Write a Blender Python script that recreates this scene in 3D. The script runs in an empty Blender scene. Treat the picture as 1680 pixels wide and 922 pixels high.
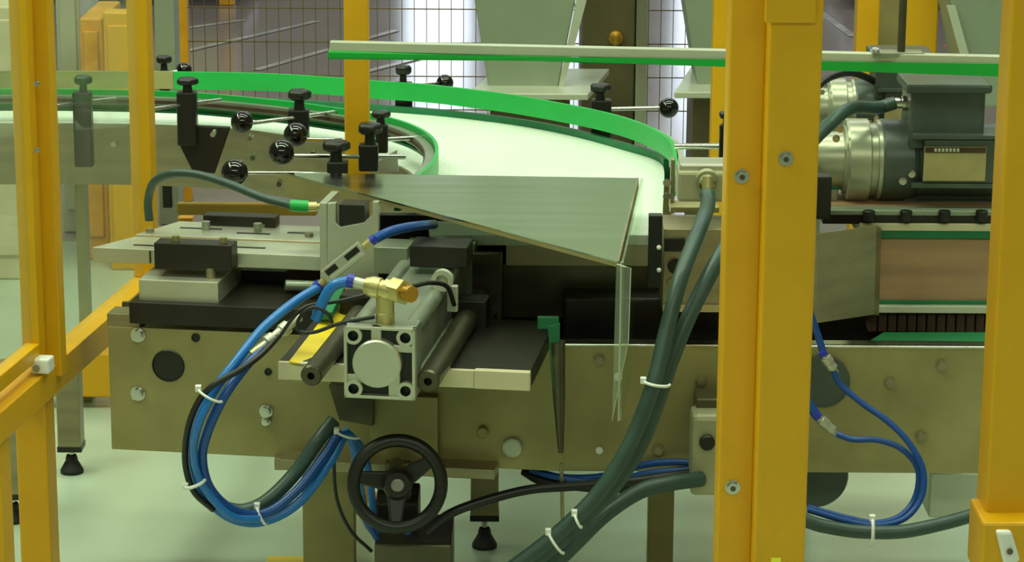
import bpy, math, random
from mathutils import Vector, Matrix
random.seed(7)
S = bpy.context.scene
COL = S.collection
R = math.radians

# ------------------------------------------------------------------ camera
F, PITCH, ROLL, H = 4300.0, R(14.0), 0.006, 1.5          # focal length in pixels of a 1680x922 frame
FWD = Vector((0, math.cos(PITCH), -math.sin(PITCH)))
UP0 = Vector((0, math.sin(PITCH), math.cos(PITCH)))
RIGHT = Vector((1, 0, 0)) * math.cos(ROLL) + UP0 * math.sin(ROLL)
UP = UP0 * math.cos(ROLL) - Vector((1, 0, 0)) * math.sin(ROLL)
EYE = Vector((0, 0, H))
cam = bpy.data.cameras.new('camera')
cam.sensor_width = 36.0
cam.lens = F * 36.0 / 1680.0
cam.clip_start, cam.clip_end = 0.05, 200
co = bpy.data.objects.new('camera', cam)
COL.objects.link(co)
m = Matrix((RIGHT, UP, -FWD)).transposed().to_4x4()
m.translation = EYE
co.matrix_world = m
S.camera = co

# ------------------------------------------------------------------ world, lamps, exposure
S.view_settings.view_transform = 'Standard'
S.view_settings.look = 'None'
S.view_settings.gamma = 1.0
S.view_settings.use_curve_mapping = False
S.view_settings.exposure = 0.0
w = bpy.data.worlds.new('hall_ambient')
S.world = w
w.use_nodes = True
w.node_tree.nodes['Background'].inputs[0].default_value = (0.80, 0.92, 0.58, 1)
w.node_tree.nodes['Background'].inputs[1].default_value = 0.17

def lamp(name, loc, rot, sx, sy, power, col):
    l = bpy.data.lights.new(name, 'AREA')
    l.shape, l.size, l.size_y, l.energy, l.color = 'RECTANGLE', sx, sy, power, col
    o = bpy.data.objects.new(name, l)
    o.location, o.rotation_euler = loc, rot
    COL.objects.link(o)
    return o
TUBE = (0.86, 1.0, 0.74)
lamp('ceiling_or_fill_lamp', (0.9, 5.0, 4.2), (0, 0, 0), 5.0, 0.5, 92, TUBE)
lamp('ceiling_or_fill_lamp', (-0.4, 3.2, 4.2), (0, 0, 0), 5.0, 0.5, 110, TUBE)
lamp('ceiling_or_fill_lamp', (-2.4, 4.0, 3.6), (0, R(-25), 0), 0.5, 4.0, 85, TUBE)
lamp('ceiling_or_fill_lamp', (0.3, -1.2, 3.6), (R(22), 0, 0), 5.0, 0.5, 85, TUBE)  # added fill behind the camera to lift the front faces
lamp('ceiling_or_fill_lamp', (0.0, 12.6, 4.9), (R(62), 0, 0), 9.0, .6, 190, TUBE)  # added fill, brightens the far wall that the hood mirrors
lamp('ceiling_or_fill_lamp', (0.0, 9.5, 5.0), (0, 0, 0), 8.0, 1.0, 150, (0.9, 0.95, 1.0))

# ------------------------------------------------------------------ pixel rays -> world points
def ray(x, y):
    return FWD + RIGHT * ((x - 840) / F) - UP * ((y - 461) / F)
def at(x, y, Y):                       # point seen at pixel (x, y) on the upright plane at distance Y
    d = ray(x, y); return EYE + d * (Y / d.y)
def on(x, y, z):                       # point seen at pixel (x, y) on the level plane at height z
    d = ray(x, y); return EYE + d * ((z - H) / d.z)
def sz(n, P):                          # length of n pixels at point P
    return n * (P - EYE).dot(FWD) / F

class Frame:                           # a level frame turned by a: u right, d away, z up
    def __init__(s, a, Y0):
        s.o = Vector((0, Y0, 0)); s.u = Vector((math.cos(a), -math.sin(a), 0)); s.v = Vector((math.sin(a), math.cos(a), 0))
    def w(s, u, d, z): return s.o + s.u * u + s.v * d + Vector((0, 0, z))
    def loc(s, P): q = P - s.o; return q.dot(s.u), q.dot(s.v), P.z
    def at(s, x, y, d):
        r = ray(x, y); t = ((s.o + s.v * d) - EYE).dot(s.v) / r.dot(s.v); return EYE + r * t
    def rect(s, x0, y0, x1, y1, d):    # pixel rectangle on plane d -> u0, u1, z0, z1
        ym, xm = (y0 + y1) / 2, (x0 + x1) / 2
        return (s.loc(s.at(x0, ym, d))[0], s.loc(s.at(x1, ym, d))[0], s.at(xm, y1, d).z, s.at(xm, y0, d).z)
G = Frame(0, 0)                        # the world itself (d = Y)
L = Frame(R(8), 3.85)                  # the left unit and its guard stand turned by 8 degrees

# ------------------------------------------------------------------ mesh builder
class MB:
    def __init__(s): s.v, s.f, s.sm = [], [], []
    def add(s, vs, fs, smooth=False):
        n = len(s.v); s.v += [Vector(p) for p in vs]
        for f in fs: s.f.append(tuple(i + n for i in f)); s.sm.append(smooth)
        return s
    def hexa(s, q):                    # 8 corners: bottom ring, then top ring
        return s.add(q, [(3, 2, 1, 0), (4, 5, 6, 7), (0, 1, 5, 4), (1, 2, 6, 5), (2, 3, 7, 6), (3, 0, 4, 7)])
    def box(s, u0, u1, d0, d1, z0, z1, fr=G):
        return s.hexa([fr.w(u0, d0, z0), fr.w(u1, d0, z0), fr.w(u1, d1, z0), fr.w(u0, d1, z0),
                       fr.w(u0, d0, z1), fr.w(u1, d0, z1), fr.w(u1, d1, z1), fr.w(u0, d1, z1)])
    def pbox(s, x0, y0, x1, y1, d, dep, fr=G):   # front face from a pixel rectangle on plane d
        u0, u1, z0, z1 = fr.rect(x0, y0, x1, y1, d)
        return s.box(u0, u1, d, d + dep, z0, z1, fr)
    def prism(s, poly, off):
        n = len(poly); poly = [Vector(p) for p in poly]; off = Vector(off)
        return s.add(poly + [p + off for p in poly], [tuple(range(n))[::-1], tuple(range(n, 2 * n))] +
                     [(i, (i + 1) % n, (i + 1) % n + n, i + n) for i in range(n)])
    def ring(s, c, a, b, r, n): return [c + (a * math.cos(t) + b * math.sin(t)) * r for t in (2 * math.pi * i / n for i in range(n))]
    def lathe(s, p, axis, prof, n=20, smooth=True):  # prof: (distance along axis, radius)
        p, ax = Vector(p), Vector(axis).normalized()
        a = ax.orthogonal().normalized(); b = ax.cross(a)
        for (t0, r0), (t1, r1) in zip(prof, prof[1:]):
            if abs(r0 - r1) < 1e-9 and abs(t0 - t1) < 1e-9: continue
            A = s.ring(p + ax * t0, a, b, r0, n) if r0 > 1e-7 else [p + ax * t0]
            B = s.ring(p + ax * t1, a, b, r1, n) if r1 > 1e-7 else [p + ax * t1]
            if len(A) == 1: s.add(A + B, [(0, 1 + i, 1 + (i + 1) % n) for i in range(n)], smooth)
            elif len(B) == 1: s.add(A + B, [(i, (i + 1) % n, n) for i in range(n)], smooth)
            else: s.add(A + B, [(i, (i + 1) % n, (i + 1) % n + n, i + n) for i in range(n)], smooth)
        return s
    def cyl(s, p0, p1, r0, r1=None, n=18):
        p0, p1 = Vector(p0), Vector(p1); r1 = r0 if r1 is None else r1; l = (p1 - p0).length
        return s.lathe(p0, p1 - p0, [(0, 0), (0, r0), (l, r1), (l, 0)], n)
    def ball(s, c, r, n=20):
        c = Vector(c); rows = n // 2; vs = [c + Vector((0, 0, r))]
        for i in range(1, rows):
            t = math.pi * i / rows
            vs += [c + Vector((math.sin(t) * math.cos(2 * math.pi * j / n), math.sin(t) * math.sin(2 * math.pi * j / n), math.cos(t))) * r for j in range(n)]
        vs.append(c - Vector((0, 0, r))); fs = [(0, 1 + j, 1 + (j + 1) % n) for j in range(n)]
        for i in range(rows - 2):
            a, b = 1 + i * n, 1 + (i + 1) * n
            fs += [(a + j, b + j, b + (j + 1) % n, a + (j + 1) % n) for j in range(n)]
        a, e = 1 + (rows - 2) * n, len(vs) - 1
        fs += [(a + j, e, a + (j + 1) % n) for j in range(n)]
        return s.add(vs, fs, True)
    def tube(s, pts, r, n=10, sub=6, spline=True, rib=0):
        pts = [Vector(p) for p in pts]
        if spline and len(pts) > 2: pts = smooth_path(pts, sub)
        ts = [(pts[min(i + 1, len(pts) - 1)] - pts[max(i - 1, 0)]).normalized() for i in range(len(pts))]
        a = ts[0].orthogonal().normalized(); rings = []
        for i, (p, t) in enumerate(zip(pts, ts)):
            a = (a - t * a.dot(t)).normalized(); b = t.cross(a)
            rings.append(s.ring(p, a, b, r * (1 + (rib if i % 2 else 0)), n))
        vs = [v for q in rings for v in q]
        s.add(vs, [(i * n + j, i * n + (j + 1) % n, (i + 1) * n + (j + 1) % n, (i + 1) * n + j) for i in range(len(rings) - 1) for j in range(n)], True)
        s.add(rings[0], [tuple(range(n))[::-1]]); s.add(rings[-1], [tuple(range(n))])
        return s
    def strip(s, pts, z0, z1, th):     # upright strip of thickness th along level path pts
        pts = [Vector((p[0], p[1], 0)) for p in pts]; n = len(pts); Lp, Rp = [], []
        for i, p in enumerate(pts):
            t = (pts[min(i + 1, n - 1)] - pts[max(i - 1, 0)]).normalized(); nn = Vector((-t.y, t.x, 0)) * th / 2
            Lp.append(p + nn); Rp.append(p - nn)
        Z0, Z1 = Vector((0, 0, z0)), Vector((0, 0, z1))
        for A in ([p + Z0 for p in Lp] + [p + Z1 for p in Lp], [p + Z1 for p in Rp] + [p + Z0 for p in Rp]):
            s.add(A, [(i, i + 1, n + i + 1, n + i) for i in range(n - 1)], True)
        for z in (Z0, Z1): s.add([p + z for p in Lp] + [p + z for p in Rp], [(i, i + 1, n + i + 1, n + i) for i in range(n - 1)])
        for i in (0, n - 1): s.add([Lp[i] + Z0, Rp[i] + Z0, Rp[i] + Z1, Lp[i] + Z1], [(0, 1, 2, 3)])
        return s
    def bolt(s, P, axis, r, h=None):   # washer, hexagon head and socket
        P, ax = Vector(P), Vector(axis).normalized(); h = h or r * .7
        s.cyl(P, P + ax * h * .25, r * 1.25, n=16); s.cyl(P + ax * h * .2, P + ax * h, r, n=6)
        return s.cyl(P + ax * h, P + ax * h * 1.08, r * .62, n=12)
    def build(s, name, mat, parent=None, bevel=0, **props):
        me = bpy.data.meshes.new(name); lo = [min(v[i] for v in s.v) for i in range(3)]; hi = [max(v[i] for v in s.v) for i in range(3)]
        c = Vector(((lo[0] + hi[0]) / 2, (lo[1] + hi[1]) / 2, lo[2]))
        me.from_pydata([v - c for v in s.v], [], s.f)
        me.polygons.foreach_set('use_smooth', s.sm); me.update()
        import bmesh
        bm = bmesh.new(); bm.from_mesh(me); bmesh.ops.recalc_face_normals(bm, faces=bm.faces); bm.to_mesh(me); bm.free()
        me.materials.append(mat); o = bpy.data.objects.new(name, me); COL.objects.link(o)
        o['wx'], o['wy'], o['wz'] = c
        if parent: o.parent = parent; o.location = c - Vector((parent['wx'], parent['wy'], parent['wz']))
        else: o.location = c
        if bevel:
            b = o.modifiers.new('bevel', 'BEVEL'); b.width = bevel; b.segments = 2; b.limit_method = 'ANGLE'; b.angle_limit = R(50)
        for k, x in props.items(): o[k] = x
        return o

def smooth_path(P, n=6):
    out = []; P = [P[0] * 2 - P[1]] + P + [P[-1] * 2 - P[-2]]
    for i in range(1, len(P) - 2):
        a, b, c, d = P[i - 1:i + 3]
        for k in range(n):
            t = k / n
            out.append(.5 * ((2 * b) + (c - a) * t + (2 * a - 5 * b + 4 * c - d) * t * t + (3 * b - a - 3 * c + d) * t ** 3))
    return out + [P[-2]]

def thing(name, label, cat, loc, group=None):
    o = bpy.data.objects.new(name, None); COL.objects.link(o); o.location = loc; o.empty_display_size = .05
    o['wx'], o['wy'], o['wz'] = loc
    o['label'], o['category'] = label, cat
    if group: o['group'] = group
    return o
def tag(o, label, cat, group=None):
    o['label'], o['category'] = label, cat
    if group: o['group'] = group
    return o
def struct(o, label=None):
    o['kind'] = 'structure'
    if label: o['label'] = label
    return o
def px3(l): return [at(*p) for p in l]

# ------------------------------------------------------------------ materials
def lin(c): return [((x / 255 + .055) / 1.055) ** 2.4 if x > 10 else x / 255 / 12.92 for x in c] + [1]
def mat(name, c, rough=.5, metal=0, var=.12, scale=9, bump=0, stretch=(1, 1, 1), spec=.5, bscale=None, coat=0, rvar=.12):
    M = bpy.data.materials.new(name); M.use_nodes = True; nt = M.node_tree; N, K = nt.nodes, nt.links
    b = N['Principled BSDF']; b.inputs['Roughness'].default_value = rough; b.inputs['Metallic'].default_value = metal
    b.inputs['Specular IOR Level'].default_value = spec; b.inputs['Coat Weight'].default_value = coat
    tc = N.new('ShaderNodeTexCoord'); mp = N.new('ShaderNodeMapping'); mp.inputs['Scale'].default_value = stretch
    K.new(tc.outputs['Object'], mp.inputs['Vector'])
    no = N.new('ShaderNodeTexNoise'); no.inputs['Scale'].default_value = scale; no.inputs['Detail'].default_value = 6
    K.new(mp.outputs['Vector'], no.inputs['Vector'])
    cr = N.new('ShaderNodeValToRGB'); c = lin(c)
    cr.color_ramp.elements[0].position, cr.color_ramp.elements[1].position = .3, .7
    cr.color_ramp.elements[0].color = [x * (1 - var) for x in c[:3]] + [1]; cr.color_ramp.elements[1].color = [min(1, x * (1 + var)) for x in c[:3]] + [1]
    K.new(no.outputs['Fac'], cr.inputs['Fac']); K.new(cr.outputs['Color'], b.inputs['Base Color'])
    mr = N.new('ShaderNodeMapRange'); mr.inputs['To Min'].default_value = max(.02, rough - rvar); mr.inputs['To Max'].default_value = min(1, rough + rvar)
    K.new(no.outputs['Fac'], mr.inputs['Value']); K.new(mr.outputs['Result'], b.inputs['Roughness'])
    if bump:
        n2 = N.new('ShaderNodeTexNoise'); n2.inputs['Scale'].default_value = bscale or scale * 6; n2.inputs['Detail'].default_value = 4
        K.new(mp.outputs['Vector'], n2.inputs['Vector'])
        bp = N.new('ShaderNodeBump'); bp.inputs['Strength'].default_value = bump; bp.inputs['Distance'].default_value = .002
        K.new(n2.outputs['Fac'], bp.inputs['Height']); K.new(bp.outputs['Normal'], b.inputs['Normal'])
    return M
YEL = mat('yellow_paint', (220, 164, 0), .42, var=.05, bump=.08, bscale=260)
YEL2 = mat('yellow_paint_worn', (212, 150, 20), .5, var=.16, scale=14)
STEEL = mat('brushed_stainless', (160, 150, 118), .40, .75, var=.16, scale=5, bump=.12, stretch=(.25, 3, 8), bscale=60)
STEELV = mat('stained_stainless', (160, 150, 100), .42, .4, var=.22, scale=6, bump=.1, bscale=80)
HOOD = mat('polished_stainless', (178, 182, 166), .17, 1, var=.08, scale=7, stretch=(.3, 4, 1), bump=.05, bscale=40, rvar=.1)
ALU = mat('machined_aluminium', (200, 200, 180), .34, .65, var=.08, scale=12, bump=.06, bscale=150)
ALUD = mat('anodised_aluminium', (150, 158, 138), .36, .6, var=.12, scale=14)
CHROME = mat('bright_steel_rod', (205, 205, 195), .22, 1, var=.03, rvar=.03)
DARKST = mat('dark_oiled_steel', (92, 88, 68), .35, .7, var=.25, scale=12)
BLACK = mat('black_plastic', (28, 28, 22), .38, var=.2, spec=.45)
GLOSSB = mat('glossy_black_ball', (8, 8, 8), .08, var=.1, spec=.7, rvar=.03)
BLACKST = mat('blackened_or_shaded_steel', (40, 37, 29), .42, .3, var=.3, scale=14)
GREEN = mat('green_guide_plastic', (16, 166, 68), .4, var=.06)
GREEND = mat('dark_green_plastic', (18, 112, 66), .42, var=.12)
GREENB = mat('green_strip_bright', (10, 166, 56), .4, var=.05)
WHITE = mat('white_nylon', (232, 232, 224), .45, var=.03)
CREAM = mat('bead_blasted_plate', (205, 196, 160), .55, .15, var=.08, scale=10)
BRASS = mat('brass', (206, 194, 132), .36, .8, var=.06, rvar=.04)
COPPER = mat('bronze_plug', (196, 150, 62), .34, .85, var=.1)
BLUE = mat('blue_air_tube', (28, 112, 192), .3, var=.08, spec=.6)
BLUED = mat('dark_blue_air_tube', (22, 74, 150), .32, var=.08)
VIOLET = mat('violet_push_ring', (46, 58, 176), .35)
HOSE = mat('grey_green_hose', (54, 76, 68), .42, var=.12, scale=30)
CABLE = mat('black_cable', (24, 25, 22), .42, var=.15)
MOTOR = mat('grey_motor_paint', (74, 84, 74), .38, .15, var=.22, scale=14, bump=.1)
MOTORL = mat('silver_gear_housing', (172, 176, 150), .34, .55, var=.14, scale=10, bump=.1)
PLATE = mat('motor_nameplate', (178, 166, 112), .45, .35, var=.1, scale=40)
PINK = mat('worn_pink_board', (172, 136, 100), .6, var=.28, scale=6, stretch=(.35, 1, 5))
BROWN = mat('brown_brush', (66, 46, 28), .7, var=.3, scale=40)
RUBBER = mat('rubber_foot_black', (22, 20, 18), .6, var=.1)
GREYP = mat('grey_painted_sheet', (138, 150, 126), .45, .2, var=.07, scale=5)
GREYL = mat('pale_sheet_metal', (196, 200, 178), .36, .4, var=.06, scale=5)
BOXG = mat('cast_grey_box', (168, 166, 132), .45, .25, var=.12, scale=12)
OLIVE = mat('olive_cabinet', (92, 84, 56), .4, .3, var=.2)
WIRE = mat('yellow_wire', (104, 86, 24), .5, .2, var=.1)
LEMON = mat('lemon_yellow', (226, 196, 20), .5, var=.08)
OCHRE = mat('dull_ochre_paint', (150, 118, 24), .5, var=.12)
RED = mat('red_paint', (170, 30, 24), .45)
HALLW = mat('hall_wall', (172, 190, 160), .8, var=.2, scale=1)
PAINTW = mat('worn_floor_line', (165, 160, 160), .25, var=.25, scale=6)

def clear_mat(name, tint, gloss):
    M = bpy.data.materials.new(name); M.use_nodes = True; nt = M.node_tree; N, K = nt.nodes, nt.links; N.remove(N['Principled BSDF'])
    t = N.new('ShaderNodeBsdfTransparent'); t.inputs[0].default_value = tint
    g = N.new('ShaderNodeBsdfGlossy'); g.inputs['Roughness'].default_value = .04; g.inputs[0].default_value = (.9, 1, .9, 1)
    d = N.new('ShaderNodeBsdfDiffuse'); d.inputs[0].default_value = (.62, .64, .52, 1)
    fr = N.new('ShaderNodeLayerWeight'); fr.inputs['Blend'].default_value = gloss
    no = N.new('ShaderNodeTexNoise'); no.inputs['Scale'].default_value = 5
    ma = N.new('ShaderNodeMath'); ma.operation = 'MULTIPLY'; ma.inputs[1].default_value = .16
    K.new(no.outputs['Fac'], ma.inputs[0])
    m1 = N.new('ShaderNodeMixShader'); K.new(ma.outputs[0], m1.inputs[0]); K.new(t.outputs[0], m1.inputs[1]); K.new(d.outputs[0], m1.inputs[2])
    m2 = N.new('ShaderNodeMixShader'); ge = N.new('ShaderNodeNewGeometry'); iv = N.new('ShaderNodeMath'); iv.operation = 'SUBTRACT'; iv.inputs[0].default_value = 1
    K.new(ge.outputs['Backfacing'], iv.inputs[1]); mu = N.new('ShaderNodeMath'); mu.operation = 'MULTIPLY'; K.new(fr.outputs['Fresnel'], mu.inputs[0]); K.new(iv.outputs[0], mu.inputs[1]); K.new(mu.outputs[0], m2.inputs[0]); K.new(m1.outputs[0], m2.inputs[1]); K.new(g.outputs[0], m2.inputs[2])
    K.new(m2.outputs[0], N['Material Output'].inputs[0]); return M
CLEAR = clear_mat('clear_polycarbonate', (.95, .97, .93, 1), .12)
CLEAR2 = clear_mat('clear_bent_acrylic', (.9, .93, .86, 1), .5)

def belt_mat():
    M = mat('white_modular_belt', (226, 238, 220), .45, var=.02); nt = M.node_tree; N, K = nt.nodes, nt.links
    tc = N.new('ShaderNodeTexCoord'); br = N.new('ShaderNodeTexBrick'); br.inputs['Scale'].default_value = 26
    br.inputs['Mortar Size'].default_value = .06; br.inputs['Color1'].default_value = br.inputs['Color2'].default_value = (1, 1, 1, 1)
    br.inputs['Mortar'].default_value = (0, 0, 0, 1); K.new(tc.outputs['Object'], br.inputs['Vector'])
    bp = N.new('ShaderNodeBump'); bp.inputs['Strength'].default_value = 1; bp.inputs['Distance'].default_value = .004
    K.new(br.outputs['Color'], bp.inputs['Height']); K.new(bp.outputs['Normal'], N['Principled BSDF'].inputs['Normal']); return M
BELT = belt_mat()

def floor_mat():
    M = mat('mint_epoxy_floor', (172, 186, 164), .22, var=.1, scale=1.6); nt = M.node_tree; N, K = nt.nodes, nt.links
    return M
def hall_mat():
    M = mat('grey_hall_floor', (134, 122, 120), .2, var=.1, scale=1.1, bump=.06, bscale=1.5, spec=.8, rvar=.06); return M
def emit_mat(name, c, s):
    M = bpy.data.materials.new(name); M.use_nodes = True; b = M.node_tree.nodes['Principled BSDF']
    b.inputs['Base Color'].default_value = (.8, .8, .8, 1); b.inputs['Emission Color'].default_value = c; b.inputs['Emission Strength'].default_value = s; return M
DAY = emit_mat('daylight_opening', (.72, .83, 1, 1), 3.2)

# ------------------------------------------------------------------ the setting
HF = 6.4
struct(MB().box(-6, 6, -1, HF, -.1, 0).build('floor', floor_mat()))
struct(MB().box(-8, 8, HF, 16, -.1, -.002).build('floor', hall_mat()))
struct(MB().box(-8, 8, 15, 15.2, 2.2, 5).build('wall_back_unseen', HALLW))
struct(MB().box(-8, 8, 15, 15.2, 0, 2.2).build('wall_back_unseen', mat('unseen_dark_wall', (96, 88, 88), .6, var=.2, scale=1)))  # unseen lower wall, made dark to dim its reflection in the floor
for n, (x0, x1, z0, z1) in enumerate([(-.62, -.24, .3, 1.9), (-.02, .4, .3, 1.9), (.92, 1.4, .3, 1.9)]):
    o = struct(MB().box(x0, x1, 14.93, 14.99, z0, z1).build('window_%d' % (n + 1), DAY))
    fb = MB()
    for a, b, c, d in ((x0 - .05, x0, z0, z1), (x1, x1 + .05, z0, z1), (x0 - .05, x1 + .05, z0 - .05, z0), (x0 - .05, x1 + .05, z1, z1 + .05)):
        fb.box(a, b, 14.9, 15, c, d)
    fb.build('window_frame', OLIVE, o)
n = 0
for (xa, ya), (xb, yb) in (((300, 47), (400, 33)), ((305, 84), (520, 35)), ((420, 115), (650, 50)), ((600, 118), (700, 92)), ((1345, 20), (1400, 60))):
    a, b = on(xa, ya, 0), on(xb, yb, 0); t = (b - a).normalized(); s = Vector((-t.y, t.x, 0)) * .016
    n += 1
    struct(MB().prism([a - s, b - s, b + s, a + s], (0, 0, .002)).build('trim_%d' % n, PAINTW))

# ------------------------------------------------------------------ far background
t = thing('steel_rack', 'dark low storage rack along the far end of the hall floor', 'rack', on(500, 4, 0))
p = on(500, 9, 0)
for i in (0, 1, 2, 6, 7, 8):
    x = -3.4 + i * .8
    MB().box(x, x + .62, p.y, p.y + .5, .14, .6 + .1 * (i % 3)).build('crate', [OLIVE, BLACKST, STEELV][i % 3], t, .01)
MB().box(-3.45, -1.1, p.y - .03, p.y + .6, .08, .14).build('shelf', BLACKST, t)
MB().box(1.35, 4.2, p.y - .03, p.y + .6, .08, .14).build('shelf', BLACKST, t)
for x in (-3.4, -1.2, 1.4, 4.1): MB().box(x, x + .06, p.y, p.y + .06, 0, .9).build('leg', YEL2, t)

# wire mesh fence behind the conveyor
FY = 6.9
t = thing('mesh_fence', 'yellow wire mesh fence panel behind the curved conveyor', 'fence', (0, FY, 0))
x0, x1 = at(296, 60, FY).x, at(1182, 60, FY).x
b = MB(); st = sz(20.2, at(700, 60, FY)); k = x0
while k < x1: b.box(k - .001, k + .001, FY - .001, FY + .001, .1, 2.0); k += st
zz = at(700, 70, FY).z; dz = at(700, 70, FY).z - at(700, 125, FY).z; z = zz
while z > .1: z -= dz
while z < 2.0: b.box(x0, x1, FY - .004, FY - .0014, z - .0014, z + .0014); z += dz
b.build('wire_mesh', WIRE, t, kind='stuff')
bb = MB(); u0, u1, _, _ = G.rect(283, 0, 307, 60, FY - .02); bb.box(u0, u1, FY - .02, FY + .02, 0, 2.0)
bb.build('fence_post', YEL2, t)
bb = MB(); u0, u1, _, _ = G.rect(1170, 0, 1192, 200, 5.6)
tag(bb.box(u0, u1, 5.6, 5.66, 0, 2).build('guard_post', YEL, None, .003), 'yellow guard post with white scuffs, just left of the front double post', 'post')
for (a, c, Yp, lab) in ((1405, 1442, 6.1, 'narrow yellow guard post far behind the gear motors'), (1484, 1538, 5.9, 'wide yellow guard post behind the hanging rod of the rail')):
    u0, u1, _, _ = G.rect(a, 0, c, 100, Yp)
    tag(MB().box(u0, u1, Yp, Yp + .05, 0, 2).build('guard_post', YEL, None, .003), lab, 'post')
u0, u1, _, _ = G.rect(1442, 0, 1484, 80, 6.3)
tag(MB().box(u0, u1, 6.3, 6.36, 0, 2).build('steel_column', STEELV), 'dull steel column between the two far yellow posts', 'column')
u0, u1, _, _ = G.rect(254, 0, 286, 100, 6.6)
tag(MB().box(u0, u1, 6.6, 6.7, 0, 2).build('steel_column', GREYP), 'grey green column standing left of the mesh fence', 'column')

def hopper(poly, side, tray, Y, dep, lab, g):
    P = px3([(x, y, Y) for x, y in poly]); c = at(sum(p[0] for p in poly) / 4, poly[2][1], Y)
    t = thing('steel_hopper', lab, 'hopper', (c.x, Y + dep / 2, c.z), g)
    P[0] += (P[0] - P[3]) * .6; P[1] += (P[1] - P[2]) * .6
    MB().prism(P, (0, dep, 0)).build('hopper_body', GREYP, t, .004)
    if side:
        q = px3([(x, y, Y) for x, y in side]); MB().prism([v + Vector((0, -.012, 0)) for v in q], (0, .01, 0)).build('edge_flange', GREYL, t)
    if tray:
        q = px3([(x, y, Y - .08) for x, y in tray])
        u0, u1 = q[0].x, q[1].x; z1, z0 = q[0].z, q[2].z
        b = MB().hexa([(u0, Y - .1, z0), (u1, Y - .1, z0), (u1 + .06, Y + dep + .05, z0), (u0 + .06, Y + dep + .05, z0),
                       (u0, Y - .1, z1), (u1, Y - .1, z1), (u1 + .06, Y + dep + .05, z1), (u0 + .06, Y + dep + .05, z1)])
        b.build('feeder_tray', GREYL, t, .003)
        b = MB().box(u0 + .05, u1 - .04, Y - .02, Y + dep, 0, z0); b.build('feeder_base', OLIVE, t)
    return t
hopper([(778, -4), (945, -4), (914, 153), (803, 153)], [(946, -4), (963, -4), (922, 150), (914, 153)], [(768, 150), (965, 152), (965, 162)], 6.0, .2,
       'grey tapered hopper above a feeder tray, centre behind the rail', 'feed hoppers behind the conveyor')
hopper([(1122, -4), (1290, -4), (1262, 150), (1146, 150)], None, [(1105, 148), (1300, 150), (1300, 160)], 6.0, .2,
       'grey tapered hopper partly hidden by the front double post', 'feed hoppers behind the conveyor')
hopper([(1560, 8), (1700, 8), (1690, 175), (1590, 175)], [(1552, 8), (1566, 8), (1590, 95), (1576, 95)], None, 5.7, .2,
       'grey hopper with shiny edges above the gear motor at right', 'feed hoppers behind the conveyor')
o = at(1003, 110, 6.6)
t = thing('machine_cabinet', 'dark olive glazed machine cabinet right of the centre hopper', 'cabinet', (o.x, 6.6, 0))
u0, u1, _, z1 = G.rect(955, 0, 1042, 100, 6.6)
MB().box(u0, u1, 6.6, 6.9, 0, .72).build('cabinet_body', OLIVE, t, .004)
MB().box(u1 + .002, u1 + .03, 6.58, 6.9, 0, .72).build('corner_strip', CHROME, t)
MB().lathe(at(1010, 62, 6.6), (0, -1, 0), [(0, .02), (.012, .018), (.02, .0)], 16).build('lamp_glint', COPPER, t)  # lamp glint on the cabinet, modelled as a bronze disc
c = at(1570, 20, 6.9); b = MB().tube([c + Vector((0, 0, .3)), c, c + Vector((.02, 0, -.06)), c + Vector((-.02, 0, -.1))], .014)
tag(b.build('red_hose', RED), 'red hose hanging behind the hopper at upper right', 'hose')
# things seen dimly through the left guard panels
def cabinet(x0, y0, x1, Y, m, lab, dep=.3, bot=0):
    u0, u1, _, z1 = G.rect(x0, y0, x1, y0 + 40, Y)
    t = thing('machine_cabinet', lab, 'cabinet', ((u0 + u1) / 2, Y, bot))
    MB().box(u0, u1, Y, Y + dep, bot, z1).build('cabinet_body', m, t, .005)
    MB().box(u0 + .01, u1 - .01, Y - .008, Y, bot + .06, z1 - .03).build('door', m, t, .003)
    return t
cabinet(130, 30, 168, 6.2, YEL2, 'orange yellow cabinet seen through the left guard panel, shorter one', .3)
cabinet(169, 20, 236, 6.1, YEL, 'yellow cabinet behind the far left yellow post, taller one', .06)
cabinet(90, -30, 130, 6.5, GREYL, 'pale grey cabinet seen through the left guard panel', .3)
cabinet(-60, 10, 24, 6.0, CREAM, 'cream cabinet at the far left edge behind the guard panel', .3)
t = thing('kick_rail', 'yellow guard rail low behind the left unit near the floor', 'rail', at(165, 655, 4.95))
MB().pbox(60, 580, 183, 652, 4.95, .05).build('rail_board', YEL, t, .004)
u0, u1, _, _ = G.rect(132, 600, 148, 640, 4.99); MB().box(u0, u1, 5.0, 5.04, 0, .45).build('leg', STEELV, t)
t = thing('guard_crossbar', 'yellow crossbar behind the slotted plates at left', 'rail', at(400, 372, 5.3))
MB().pbox(290, 334, 520, 354, 5.3, .02).build('bar', OCHRE, t, .004)
for x in (290, 400):
    u0, u1, z0, z1 = G.rect(x, 330, x + 24, 360, 5.31); MB().box(u0, u1, 5.32, 5.35, 0, z0).build('leg', YEL2, t)

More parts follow.
